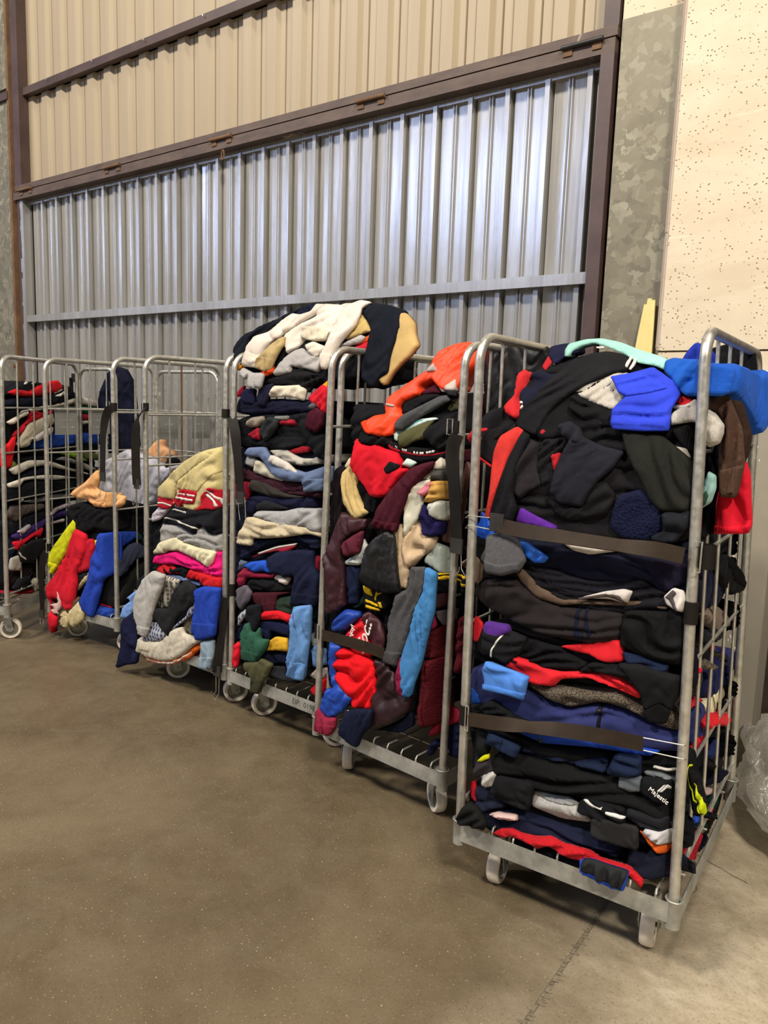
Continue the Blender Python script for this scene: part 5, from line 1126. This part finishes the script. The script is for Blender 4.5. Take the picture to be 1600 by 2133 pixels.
4F;sweatshirt;cfc2a4;h;L5 D5 P18 W50;oatmeal folded sweatshirt under the grey heather in the cage with the tallest heap;-290,843,-234,919,-204,972,-159,979,-77,970,152,974,266,959,271,944,186,949,38,914,-91,891,-165,886,-172,847,-226,842
+cuff;cbbd9e;r;oatmeal cuff;-174,885,-142,962,-76,970,-106,889
4F;sweatshirt;1b2138;k;L3 D10 P16 W25 B540;dark navy sweatshirt below the oatmeal one in the cage with the tallest heap;-289,772,-256,820,-203,869,10,908,140,941,242,937,240,892,195,880,107,906,38,901,-90,863,-202,806,-225,774
4F;t_shirt;d8d2c8;c;L4 D20 P5;thin white edge between navy layers in the cage with the tallest heap;-143,817,-18,866,100,896,94,886,-18,857,-134,813
4F;t_shirt;84142a;k;L4 D20 P8;crimson pointed fold between navy layers in the cage with the tallest heap;-181,795,-18,856,100,888,48,838,-17,845,-104,822,-171,794
4F;sweatshirt;1c213c;k;L6 D60 P22 W80 A8;navy sweatshirt with sleeve hanging at right in the cage with the tallest heap;-58,808,11,848,148,879,227,886,236,821,276,780,271,704,241,650,174,651,147,637,103,633,111,698,125,764,48,741,41,754,-27,745
+cuff;191e38;r;navy cuff and hem;101,635,113,691,192,700,278,706,247,652,174,649,154,638
4F;sweatshirt;771026;k;L4 D80 P14;crimson cuff beside the right post in the cage with the tallest heap;198,830,221,863,257,859,259,774,217,776
4F;t_shirt;1d4cb4;k;L5 D20 P10 W25;royal blue t-shirt fold at left in the cage with the tallest heap;-223,749,-179,773,-75,798,-43,743,-89,746,-156,729
4F;sweatshirt;7e1634;k;L4 D15 P14;crimson sweatshirt hem below the blue fold in the cage with the tallest heap;-304,628,-287,690,-232,736,-163,727,-30,738,-37,720,-178,698,-224,690,-239,650
4F;t_shirt;cfc4be;c;L5 D20 P6;white pointed hem beside the crimson one in the cage with the tallest heap;-20,724,-1,746,84,746,60,706
4F;sweatshirt;191a1d;k;L3 D5 P18 B540 W30;black folded sweatshirt below the white point in the cage with the tallest heap;-233,655,-201,690,-51,716,14,699,80,726,78,685,-28,656,-192,636
4F;sweatshirt;55617a;k;L3 D60 P12;slate cuff at the left post in the cage with the tallest heap;-304,706,-280,764,-231,761,-255,724
4F;sweatshirt;55505a;k;L5 D60 P14;grey mauve sleeve end at the left post in the cage with the tallest heap;-288,622,-208,664,-168,634,-184,589,-246,535
4F;sweatshirt;4a1c26;k;L4 D70 P14 W40;maroon folded sleeve with cuff at centre left in the cage with the tallest heap;-182,629,-14,662,72,677,-14,645,-27,587,-78,556,-115,559,-161,586
+cuff;481a25;r;maroon cuff;-114,595,-17,621,-27,572,-85,554,-115,560
4F;sweatshirt;2a3a30;k;L3 D8 P16 B500;dark green folded sweatshirt right of the maroon in the cage with the tallest heap;-41,582,-20,633,72,660,84,577,3,570
4F;sweatshirt;1a1c22;k;L6 D85 P14;black sleeve hanging over the green sweatshirt in the cage with the tallest heap;-197,511,-177,574,-94,600,-91,533,-122,464,-154,457,-168,491
4F;t_shirt;c81420;k;L5 D20 P12 W30;bright red t-shirt hem in the lower stack in the cage with the tallest heap;-128,517,-86,563,2,586,95,580,89,543,31,551,-85,526
4F;sweatshirt;1b1f40;k;L4 D8 P16 W30;navy folded sweatshirt below the red hem in the cage with the tallest heap;-131,504,-92,523,88,540,89,480,-54,479,-61,436,-121,427
4F;shirt;5a6070;p;L4 D50 P8;small plaid shirt edge at the left post in the cage with the tallest heap;-303,446,-269,508,-221,545,-213,523,-277,451
4F;sweatshirt;191d3a;k;L2 D50 P14;navy sleeve at the lower left post in the cage with the tallest heap;-339,361,-300,436,-251,485,-282,380
4F;sweatshirt;26503f;k;L7 D80 P22 W50 A8;forest green sweatshirt sleeve with cuff at lower left in the cage with the tallest heap;-206,443,-180,492,-153,503,-137,464,-105,469,-83,497,-75,446,-22,453,-38,404,-98,330,-189,320,-202,381
+cuff;23493b;r;forest green cuff;-202,365,-159,382,-67,381,-97,328,-197,320
4F;t_shirt;c79a28;c;L5 D20 P14 W35;mustard yellow t-shirt folded low in the stack in the cage with the tallest heap;-73,384,-54,430,-3,467,69,474,81,416,5,405
4F;sweatshirt;5c86bb;k;L8 D85 P22 W60;long light blue sleeve hanging at lower right in the cage with the tallest heap;114,338,120,484,140,635,183,650,246,666,244,531,233,461,213,331,147,322
+cuff;5a83b8;r;light blue cuff;114,338,123,401,226,411,213,331,147,321
4F;sweatshirt;171b34;k;L3 D5 P18 W40;navy folded sweatshirt beside the mustard one in the cage with the tallest heap;-128,338,-97,373,49,403,57,353,-36,324
4F;sweatshirt;24382f;k;L2 D10 P14;dark green fold beside the right post in the cage with the tallest heap;162,620,225,638,227,584,170,572
4F;sweatshirt;cc1428;k;L6 D70 P16;bright red sleeve end at the left wheel in the cage with the tallest heap;-317,258,-305,332,-245,391,-220,384,-229,334,-252,263
4F;t_shirt;d8cc30;c;L5 D70 P5;yellow scrap beside the red sleeve end in the cage with the tallest heap;-258,345,-235,364,-231,320
4F;sweatshirt;45452d;c;L8 D70 P18 W40 A8;olive green sleeve draped over the base rail in the cage with the tallest heap;-172,317,-75,342,-53,364,21,355,-21,277,-50,249,-66,197,-128,186,-112,253,-160,283
+cuff;3c3d2a;r;olive cuff;-128,186,-108,255,-41,273,-64,197
4F;sweatshirt;24262d;k;L5 D10 P16 W60;charcoal sweatshirt lying on the base in the cage with the tallest heap;-45,266,-30,324,50,344,79,314,150,308,142,289,37,277
4F;shirt;8a8f90;c;L5 D50 P12;grey shirt corner by the strap buckle in the cage with the tallest heap;204,519,256,555,279,541,268,475,232,471
4F;sweatshirt;6c97cc;k;L6 D75 P14;pale blue sleeve end by the right post in the cage with the tallest heap;221,457,257,497,312,445,305,410,240,393,232,445
4F;t_shirt;cfc2b8;c;L5 D30 P10;crumpled white cloth by the right post base in the cage with the tallest heap;207,342,254,389,314,395,283,347,242,336
4F;t_shirt;c41420;k;L6 D60 P12;red cloth at the base of the right post in the cage with the tallest heap;222,285,275,339,325,387,330,334,264,267
3F;varsity_jacket;c0b27e;c;L5 D45 P24 W80 A8 B80;cream varsity jacket with red and white striped cuffs in third roll cage from left;-190,992,-180,1044,-67,1128,22,1190,117,1235,176,1253,278,1274,315,1072,225,1063,187,1035,135,971,89,950,22,959,1,977,-25,997,-46,1041,-57,993,-138,989
+sleeve;c3b582;c;cream sleeve;-190,992,-180,1044,-67,1128,22,1190,117,1235,206,1237,210,1222,123,1175,3,1100,-42,1058,-57,991,-138,988
+sleeve;c0b27e;c;cream sleeve;-42,1054,6,1098,130,1172,218,1214,281,1266,308,1174,200,1101,142,1050,70,1052,-11,1046
+cuff;b01428;r;red striped cuff;-190,992,-138,999,-48,994,-45,977,-101,943,-146,936,-198,943,-193,970
+cuff;b01428;r;red striped cuff;-11,1049,70,1057,143,1051,117,998,96,988,22,984,-12,959,-44,973,-47,1003,-5,1023
+cuff;b01428;r;red striped cuff;192,1052,232,1083,315,1067,316,1011,251,976,187,973,109,956,156,990,169,1032
+stripe;e4ddd6;k;white stripe;-181,986,-52,982,-56,973,-184,977
+stripe;e4ddd6;k;white stripe;-192,967,-145,972,-76,964,-81,956,-145,963,-190,958
+stripe;e4ddd6;k;white stripe;-4,1035,130,1035,125,1025,-5,1025
+stripe;e4ddd6;k;white stripe;-20,1015,112,1012,105,1001,-29,1003
+stripe;e4ddd6;k;white stripe;206,1059,219,1067,288,1033,299,1002,288,1000,276,1027
+stripe;e4ddd6;k;white stripe;194,1042,210,1051,263,1022,277,995,260,993,252,1017
3F;t_shirt;c9c0cc;c;L4 D30 P12 W40;pale lavender t-shirt left of the varsity jacket in third roll cage from left;-314,857,-241,915,-183,956,-88,962,-152,906,-217,869,-283,851
3F;polo_shirt;1b1c22;k;L5 D20 P16 W60;black polo with two white stripes in third roll cage from left;-168,862,-134,900,-70,952,44,959,139,965,310,997,311,872,210,855,161,896,124,866,95,837,-25,870,-150,864
+stripe;e0dcd4;k;white stripe;-80,939,-55,949,45,943,38,935,-55,938
+stripe;e0dcd4;k;white stripe;-131,891,-102,903,126,879,133,867,-32,888
3F;t_shirt;abaaa8;h;L4 D15 P16 W50;grey heather t-shirt under the striped polo in third roll cage from left;-204,758,-193,833,-169,861,-43,868,78,834,111,864,147,894,194,852,295,870,295,786,229,774,92,777,-36,787,-67,804,-106,772
3F;t_shirt;ddd6b4;c;L5 D60 P14 W50;cream t-shirts folded above the pink one in third roll cage from left;-248,692,-200,747,-183,764,-56,805,-18,792,110,777,258,780,232,721,203,691,109,720,-34,741,-128,725,-152,709
3F;t_shirt;d3126e;k;L4 D15 P16 W60;hot pink t-shirt across the stack in third roll cage from left;-264,636,-236,686,-171,705,-52,737,92,713,187,687,236,776,295,781,293,657,122,655,-52,664
3F;t_shirt;b3141f;k;L3 D10 P12;red t-shirt layer below the pink one in third roll cage from left;-258,620,-174,649,-94,652,-53,614,-207,588
3F;t_shirt;c01822;k;L4 D50 P14 W35;red sleeve ends below the pink t-shirt in third roll cage from left;9,603,47,662,143,655,293,657,282,604,194,588,136,592,121,613
3F;t_shirt;17191e;k;L3 D30 P12;black collar above the grey sleeve in third roll cage from left;-334,582,-273,628,-215,617,-94,652,-31,662,36,653,-16,596,-55,614,-207,588,-290,594
3F;shirt;5c7099;c;L3 D20 P6;blue denim shirt edge below the red layer in third roll cage from left;-209,588,-47,606,119,596,112,576,-32,584,-191,583
3F;sweatshirt;aaa8a4;h;L10 D75 P24 W70 A8;light grey heather sleeve hanging in front at left in third roll cage from left;-327,402,-308,481,-238,573,-151,631,-51,624,-83,546,-142,448,-175,363,-219,268,-287,273,-304,325,-323,352
+cuff;a6a4a0;r;grey cuff;-291,272,-287,322,-183,327,-219,267
3F;trousers;5c584c;p;L5 D75 P14 W60;brown checked trousers beside the grey sleeve in third roll cage from left;-236,412,-204,488,-144,597,-26,594,-41,562,-89,505,-132,423
3F;t_shirt;27282a;c;L9 D60 P18 W45 A9;charcoal t-shirt falling to a point at centre in third roll cage from left;-180,389,-153,434,-49,449,-17,527,37,585,97,625,172,601,164,520,111,481,22,420,-49,308,-98,332
3F;shirt;39425c;p;L8.5 D50 P12 W50;blue and white plaid shirt in third roll cage from left;-287,233,-240,274,-197,350,-140,358,-76,316,-13,365,95,444,110,485,156,514,141,462,-27,346,-123,266,-241,236
3F;jacket;5e5749;m;L6 D75 P12;brown tweed cuff beside the blue sleeve in third roll cage from left;7,351,51,429,113,498,105,410,97,337,35,338
3F;sweatshirt;1c3c9e;k;L9 D82 P22 W60 A7;royal blue sweatshirt sleeve with cuff hanging at right in third roll cage from left;148,381,151,429,170,544,170,590,242,619,358,631,347,569,327,461,314,385,177,339
+cuff;1b3894;r;royal blue cuff;147,380,151,424,324,456,314,384,177,338
3F;skirt;cfc8b6;c;L8 D80 P22 W30 A7;cream skirt bulging over the base in third roll cage from left;-348,172,-310,247,-251,234,-126,264,-22,351,48,376,70,346,138,347,200,338,137,300,62,239,-23,189,-120,158,-244,150,-338,158
+pocket;cac2ae;c;cream pocket flap;-302,218,-200,253,-205,191,-298,184
3F;t_shirt;d9601c;k;L7 D10 P12 W60;orange t-shirt hem below the cream skirt in third roll cage from left;-355,146,-263,154,-138,163,-42,192,44,242,179,325,173,291,75,214,-56,153,-205,125,-350,106
+stripe;e6d8c8;k;white stripe;-348,135,-138,149,-26,182,114,263,109,253,-18,172,-139,137,-343,124
3F;sweatpants;191d3c;k;L9 D85 P16 W70;navy trouser leg hanging past the left of the base in third roll cage from left;-524,32,-477,160,-455,312,-400,343,-347,380,-323,247,-311,168,-328,97,-425,67,-508,28
3F;shirt;79a0de;c;L6 D50 P14;light blue shirt cuffs at the left edge in third roll cage from left;-542,301,-506,366,-432,412,-471,420,-368,487,-396,429,-406,376,-443,306,-517,296
3F;sweatshirt;8498a8;c;L8 D85 P16 W40;dusty blue sleeve under the royal blue cuff in third roll cage from left;180,196,190,265,196,341,290,368,290,289,269,213
+cuff;8193a3;r;dusty blue cuff;180,196,187,255,289,285,269,213
3F;t_shirt;8a1430;k;L4 D30 P10;crimson and blue scraps under the orange hem in third roll cage from left;23,187,121,265,130,218,106,188
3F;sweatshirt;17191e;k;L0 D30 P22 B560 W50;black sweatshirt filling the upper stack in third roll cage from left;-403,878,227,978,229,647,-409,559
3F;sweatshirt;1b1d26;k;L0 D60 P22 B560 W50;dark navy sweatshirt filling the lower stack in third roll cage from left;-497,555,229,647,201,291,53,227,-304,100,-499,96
2F;hoodie;b9b8c4;c;V430 D50 P24 W60 A12 B60;pale lavender grey hoodie heaped behind the right panel in second roll cage from left;-387,983,-333,1080,-222,1109,-163,1141,-113,1162,-57,1142,31,1126,124,1100,231,1071,328,1088,359,1107,352,1080,276,1023,184,952,168,909,105,823,73,804,17,782,-8,768,-137,810,-236,861,-391,859
2F;shirt;d8a478;c;V580 D60 P20 W35 A9 B40;peach shirt peaking behind the lavender hoodie in second roll cage from left;-117,1127,-51,1192,-2,1227,30,1220,31,1180,116,1154,136,1127,92,1102,60,1057,-52,1087,-101,1095
2R;t_shirt;18191c;k;L0 D30 P14;black cloth right of the peach peak in second roll cage from left;406,1074,446,1151,520,1116,521,1090,445,1072
2R;jacket;14161a;c;L0 D10 P20 B200;black jacket below the lavender hoodie in second roll cage from left;4,903,116,904,287,848,284,632,148,666,4,697
2R;jacket;1a3a98;c;L3 D45 P20 W50;royal blue jacket folds in the right panel in second roll cage from left;4,737,71,728,160,718,149,679,69,646,11,611,4,518,4,487
2R;sweatshirt;343a4e;k;L4 D35 P20 W40 A9;slate sweatshirt rolled in the right panel in second roll cage from left;4,573,92,651,145,660,212,616,204,561,123,551,56,485,4,465,4,481,4,545
2R;t_shirt;123f4c;c;L2 D60 P8;teal cloth beside the slate sweatshirt in second roll cage from left;172,713,208,681,201,648,166,675
2R;jacket;1d1c1c;c;L3 D50 P20 W40 B200;black jacket folds low in the right panel in second roll cage from left;4,349,38,365,78,413,133,492,215,536,227,442,151,376,63,310,17,286
2R;t_shirt;d8cc28;c;L4 D50 P8;yellow cloth sliver low in the right panel in second roll cage from left;112,375,148,413,189,446,176,413,128,372
2R;trousers;4a6890;c;L3 D40 P14;denim cloth at the base of the right panel in second roll cage from left;4,355,4,394,4,397,4,339,4,328
2R;t_shirt;d0c41e;c;L3 D70 P10;yellow cloth at the left post of the next cage in second roll cage from left;232,646,258,654,287,627,273,577,243,599
2R;sweatshirt;16181d;k;L0 D40 P20 B300 W40;black sweatshirt filling the right side in second roll cage from left;4,743,264,740,266,349,93,258,4,299
2F;shirt;e8b078;c;L6 D30 P18 W50 A8;peach orange shirt with buttoned cuff spilling forward in second roll cage from left;-63,912,-18,947,73,991,198,1081,217,1033,181,973,245,957,358,954,430,948,416,903,356,875,174,870,105,894,13,899
+pocket;e6ac74;c;peach cuff flap;160,867,175,898,277,907,269,869
2F;jacket;17171a;c;L5 D30 P22 W70 A9 B100;black jacket draped below the peach shirt in second roll cage from left;-122,784,-112,808,-80,849,30,878,156,862,299,869,295,727,152,741,66,699,-13,708,-40,760
2F;sweatshirt;cdd016;k;L6 D62 P22 W80;neon yellow sleeve hanging out at the left post in second roll cage from left;-349,434,-304,503,-239,579,-128,687,-21,782,-7,724,-70,620,-117,553,-188,481,-246,414,-301,422
+cuff;c9cc14;r;neon yellow cuff;-349,434,-303,501,-191,481,-247,414,-301,421
2F;hoodie;c01428;k;L7 D65 P26 W60 A10;red hoodie hanging down to the floor side in second roll cage from left;-340,287,-260,364,-180,448,-92,553,-20,692,3,723,95,701,103,680,93,601,40,516,1,455,2,399,-19,312,-52,240,-99,217,-140,235,-172,276,-257,267,-271,182,-199,156,-209,101,-276,38,-331,43,-337,200
+lining;dcb8b0;c;pale pink lining;-162,331,-140,282,-134,240,-189,196,-175,185,-223,176,-255,195,-206,213,-261,227,-181,251,-170,286
2F;sweatshirt;b01428;k;L6 D70 P18;crimson sleeve right of the red hoodie in second roll cage from left;83,671,140,679,153,626,138,578,107,492,-13,451,21,511,75,597
2F;sweatshirt;26262a;k;L5 D60 P12;dark grey cloth below the crimson sleeve in second roll cage from left;-34,445,81,481,51,425,-26,362,-40,388
2F;trousers;b3a37c;c;L5 D60 P14;beige trouser leg beside the blue sleeve in second roll cage from left;78,476,63,418,-42,336,-33,371,35,432
2F;trousers;bcae84;c;L7 D70 P18;beige trouser hem hanging at the base centre in second roll cage from left;-86,172,-61,229,-30,254,15,295,66,242,49,183,-51,119
2F;trousers;b8aa80;c;L6 D80 P16;second beige hem beside the red hoodie in second roll cage from left;-184,117,-164,198,-126,211,-103,180,-97,143,-123,100
2F;trousers;5a4c3a;c;L6 D50 P14;brown cloth above the beige hems in second roll cage from left;-57,284,-2,318,-2,288,-50,219,-73,233
2F;sweatshirt;1c3a9c;k;L7 D68 P24 W55 A10;royal blue sleeve hanging diagonally to the base in second roll cage from left;13,284,38,326,99,424,117,486,148,582,185,632,208,720,330,739,332,589,311,537,282,488,240,446,217,379,180,299,142,217,106,221,64,242
2F;t_shirt;d0c020;c;L5 D70 P6;yellow tag shaped cloth above the blue sleeve in second roll cage from left;121,661,165,676,157,647,132,612
2F;sweatshirt;1b3c94;k;L4 D10 P14 B500;royal blue sweatshirt flat on the base in second roll cage from left;89,209,121,282,253,281,260,227
2F;t_shirt;a81424;k;L3 D10 P8 B500;crimson t-shirt above the flat blue one in second roll cage from left;108,295,236,293,244,283,116,280
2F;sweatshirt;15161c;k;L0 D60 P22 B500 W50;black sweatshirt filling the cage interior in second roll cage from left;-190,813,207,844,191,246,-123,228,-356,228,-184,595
2F;jacket;15182e;c;V700 D85 P20 W70 A8 B40;tall navy jacket hung over the back tube in second roll cage from left;-776,1405,-729,1530,-642,1648,-567,1690,-486,1670,-408,1578,-388,1412,-362,1130,-565,1101,-658,1090,-645,1242
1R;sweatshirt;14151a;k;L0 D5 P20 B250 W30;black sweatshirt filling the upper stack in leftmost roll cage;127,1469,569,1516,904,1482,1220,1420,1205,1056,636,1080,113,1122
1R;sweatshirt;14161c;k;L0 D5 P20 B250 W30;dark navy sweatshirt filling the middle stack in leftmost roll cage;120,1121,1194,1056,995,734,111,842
1R;track_jacket;17181f;c;L2 D20 P14 W50 B200;black track jacket with white stripes on top in leftmost roll cage;92,1468,187,1521,273,1552,377,1561,481,1554,479,1514,358,1501,308,1472,200,1489
+stripe;e0ddd4;k;white stripe;267,1541,301,1556,326,1556,286,1538
+stripe;e0ddd4;k;white stripe;344,1547,377,1558,398,1556,360,1542
1R;t_shirt;b81420;k;L3 D15 P18 W50;red t-shirt crumpled on top in leftmost roll cage;112,1487,182,1511,251,1506,313,1498,405,1541,507,1555,578,1573,634,1577,679,1549,668,1519,610,1497,539,1491,418,1474,288,1467,180,1470
1R;sweatshirt;191d2e;k;L2 D5 P16 W40 B200;navy sweatshirt below the red t-shirt in leftmost roll cage;84,1423,123,1447,237,1462,356,1474,524,1476,613,1447,521,1416,312,1406,91,1401
1R;track_jacket;16181d;c;L3 D25 P16 W50 B100;black jacket with white stripes at the right end in leftmost roll cage;501,1471,594,1497,676,1530,743,1552,838,1492,837,1471,728,1438,590,1417,500,1417
+stripe;e0ddd4;k;white stripe;583,1492,648,1525,668,1520,603,1495
+stripe;e0ddd4;k;white stripe;582,1475,680,1510,695,1494,645,1473
1R;t_shirt;cfcabc;k;L3 D8 P12 W30;white t-shirt band above the green one in leftmost roll cage;299,1392,500,1413,589,1428,728,1449,807,1482,926,1473,1129,1447,1116,1408,975,1419,774,1418,587,1402,413,1382,330,1373
1R;t_shirt;10593c;k;L2 D5 P14 B200;green t-shirt band near the top in leftmost roll cage;599,1417,749,1429,896,1419,1051,1409,1151,1403,1049,1353,883,1365,609,1397
1R;sweatshirt;14151b;k;L2 D60 P16 W50;black sleeve at the right post upper part in leftmost roll cage;81,1378,312,1402,368,1388,270,1349,190,1304,134,1259,153,1184,78,1179
1R;sweatshirt;d6cfc2;k;L4 D40 P14;white sleeve with cuff at the right post in leftmost roll cage;77,1316,137,1339,199,1361,232,1384,288,1389,271,1355,198,1337,143,1306,98,1302
1R;t_shirt;b31428;k;L3 D30 P14 W50;crimson t-shirt folded diagonally in leftmost roll cage;142,1236,183,1268,271,1313,347,1383,463,1364,569,1388,570,1367,462,1338,327,1311,262,1293,244,1247,150,1227
1R;sweatshirt;c9c0aa;k;L4 D30 P16 W40;cream sweatshirt folded diagonally in leftmost roll cage;157,1185,191,1222,290,1304,441,1340,546,1369,554,1298,436,1261,317,1207,267,1166,188,1160
1R;t_shirt;d8cfcf;k;L5 D30 P8 W25;white and black cuffs on the cream sweatshirt in leftmost roll cage;263,1205,415,1258,520,1280,520,1244,413,1208,328,1192,297,1213
1R;t_shirt;cc1420;k;L4 D75 P14;bright red sleeve hanging at the right post in leftmost roll cage;-19,1154,92,1198,124,1229,155,1233,129,1168,98,1050,39,1050,-24,1060
1R;sweatshirt;163c92;k;L2 D5 P18 W40 B200;royal blue sweatshirt across the stack in leftmost roll cage;325,1148,341,1191,511,1224,601,1236,877,1233,1166,1212,1162,1126,884,1156,736,1147,507,1133
1R;t_shirt;8e1226;k;L3 D5 P10;dark crimson t-shirt near the name plate in leftmost roll cage;858,1360,1006,1355,1004,1310,859,1323
1R;t_shirt;d0c8be;k;L3 D5 P8;white hem below the dark crimson one in leftmost roll cage;866,1312,1004,1311,993,1288,897,1282
1R;t_shirt;7aa826;k;L4 D15 P8 W25;lime green strip in the middle of the stack in leftmost roll cage;568,1111,690,1115,796,1099,885,1061,967,1027,794,1060,689,1088
1R;t_shirt;4c5226;k;L3 D10 P10;olive strip beside the lime green one in leftmost roll cage;847,1099,1122,1074,1134,1021,959,1038
1R;t_shirt;5a6a2c;k;L3 D60 P8;olive cuff beside the right post in leftmost roll cage;116,1048,135,1085,180,1058,155,1045
1R;sweatshirt;ded8ca;k;L4 D10 P12 W30;upper white band curving across the stack in leftmost roll cage;81,1038,151,1056,278,1081,444,1070,548,1047,694,1005,965,943,965,932,732,980,547,1016,425,1040,275,1036,164,1008,126,1006
1R;sweatshirt;8e8e8e;h;L3 D25 P10;grey heather band at right of the white one in leftmost roll cage;587,1063,663,1080,817,1054,1109,962,1008,952,835,1014,662,1053
1R;sweatshirt;181b2c;k;L2 D8 P16 W30;navy band between two white bands in leftmost roll cage;168,964,219,1003,316,1029,501,1025,728,975,937,913,726,937,498,968,280,967,177,958
1R;sweatshirt;ddd7cb;k;L4 D10 P12 W30;lower white band curving across the stack in leftmost roll cage;62,956,131,965,232,979,422,978,562,965,710,941,878,914,729,928,544,934,304,962,208,961,167,927,69,933
1R;sweatshirt;17191f;k;L3 D5 P18 W40 B200;black sweatshirt with round red logo below the white bands in leftmost roll cage;57,919,187,925,307,953,582,931,901,908,807,850,747,819,560,850,384,830,221,835,69,853
+logo;d8d0d0;k;round white and red logo;182,843,187,851,200,853,212,847,214,839,208,831,195,830,185,835
+logo;8e1c38;k;;191,845,199,848,207,843,205,837,194,837
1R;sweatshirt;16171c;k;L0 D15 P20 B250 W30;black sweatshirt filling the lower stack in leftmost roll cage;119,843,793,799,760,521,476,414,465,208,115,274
1R;sweatshirt;8f8f90;h;L3 D12 P10;grey heather strip below the black sweatshirt in leftmost roll cage;219,832,343,847,710,827,728,802,512,801,316,810
1R;sweatshirt;4d4542;k;L3 D15 P14 W30;grey brown sweatshirt folds in the lower stack in leftmost roll cage;71,785,104,823,433,793,433,756,215,746,136,714,71,757
1R;sweatshirt;1a1c26;k;L2 D20 P16 W30 B200;dark sweatshirt above the purple one in leftmost roll cage;86,721,235,742,452,752,450,687,311,657,152,644,113,632
1R;sweatshirt;33205c;k;L4 D25 P14 W35;purple sweatshirt with cuff in the lower stack in leftmost roll cage;73,640,151,656,271,672,407,691,550,721,700,728,700,678,548,684,404,649,187,601,132,596
1R;t_shirt;b9aeb8;k;L5 D28 P6;pale cuff lying on the purple sweatshirt in leftmost roll cage;115,662,236,692,253,669,169,639
1R;t_shirt;b4a8b2;k;L5 D28 P6;pale sleeve lying on the purple sweatshirt end in leftmost roll cage;455,718,530,755,680,767,671,741,547,731,474,706
1R;t_shirt;c01428;k;L5 D28 P12;red t-shirt edge under the purple sweatshirt in leftmost roll cage;66,609,168,605,384,654,346,589,272,607,182,583,95,549
1R;t_shirt;d8c8cc;k;L4 D15 P6;white strip under the purple sweatshirt end in leftmost roll cage;473,664,650,666,641,644,474,651
1R;track_jacket;16171a;n;L5 D60 P16 W50;black jacket with white lettered tape at the lower stack in leftmost roll cage;108,549,247,592,380,579,376,473,264,460,271,439,183,462,113,471
+tape;d8d8d4;k;white speckled tape;111,540,124,531,133,512,161,496,178,478,168,478,146,494,123,509,116,524
1R;t_shirt;1e3a5c;c;L2 D50 P12;denim blue cloth at the right post in leftmost roll cage;47,662,125,583,147,534,89,488,38,504
1R;t_shirt;a9a6a2;c;L5 D85 P8;pale grey hem hanging by the lettered tape in leftmost roll cage;23,447,47,514,116,519,147,484,131,419
1R;sweatshirt;2b2226;k;L2 D25 P16 W50;brown black sweatshirt low in the stack in leftmost roll cage;35,457,78,424,299,432,313,347,132,310,59,356,31,387
1R;sweatshirt;25262b;k;L4 D70 P14;charcoal cuff low in the stack in leftmost roll cage;65,323,120,378,256,363,170,273
1R;shirt;9c9688;m;L4 D70 P12;pale patterned shirt low in the stack in leftmost roll cage;251,323,295,339,336,325,342,256,298,246,275,282
1R;t_shirt;981426;k;L3 D5 P10 B200;crimson t-shirt at the bottom of the stack in leftmost roll cage;79,289,189,282,295,269,286,238,111,277
"""
def poly(sx):
    a = np.array([float(q) for q in sx.split(',')])/1000; return a.reshape(-1, 2)
seed = 1; host = hobj = horg = None; hkey = ''
GARM = {}
for ln in ITEMS.strip().split('\n'):
    p = ln.split(';'); seed += 1
    if ln[0] == '+':
        nm, cc, kd, lab, pts = p; c = Cloth(host.cage, host.surf, poly(pts), {'L': host.L}, seed)
        o, _ = cloth_object(c, nm[1:], fabric(cc, kd), hobj, host, horg, rank); rank += 1
        if lab: o['label'] = lab
        continue
    key, nm, cc, kd, fl, lab, pts = p; rank = 0
    fd = {q[0]: float(q[1:]) for q in fl.split()}
    host = Cloth(key[0], key[1], poly(pts), fd, seed)
    hobj, horg = cloth_object(host, nm, fabric(cc, kd))
    x, y, a = CAGES[key[0]][:3]
    hobj.location = (x+math.cos(a)*horg[0]-math.sin(a)*horg[1], y+math.sin(a)*horg[0]+math.cos(a)*horg[1], horg[2]); hobj.rotation_euler = (0, 0, a)
    hobj['label'] = lab; hobj['category'] = CAT.get(nm, nm.replace('_', ' ')); hobj['group'] = GRP[key[0]]
    GARM[lab] = (hobj, horg, host)
def on_cloth(prefix, u, z, rot, body, size, name, mat=None, lift=.0045, shear=0):
    """flat print on a garment: face towards -v"""
    for lab, (o, org, h) in GARM.items():
        if lab.startswith(prefix):
            X = np.array([[u, z]]); d = float(h.depth(X, h.height(X))[0])
            M = Matrix.Translation((u-org[0], d-lift-org[1], z-org[2])) @ Matrix.Rotation(PI/2, 4, 'X') @ Matrix.Rotation(rot, 4, 'Z')
            return text_mesh(name, body, size, mat or WHITE, o, M, .0012, shear)
on_cloth('black sweatpants with a white peaked logo', 0.2607, 0.5248, -0.454, 'Majestic', 0.017, 'logo_text', WHITE, .005, 0)
on_cloth('red printed hoodie', -0.1119, 0.6402, 1.361, 'Enjoy!', 0.027, 'print_text', WHITE, .005, 0)
on_cloth('red printed hoodie', -0.0499, 0.6323, 1.291, 'Coca', 0.066, 'print_text', WHITE, .005, 0.5)
text_mesh('handwriting', 'EIP.  0198', .034, INK, ROOT['4'], Matrix.Translation((0.1812, -.0168, .207)) @ Matrix.Rotation(PI/2, 4, 'X'), .0003, .1)
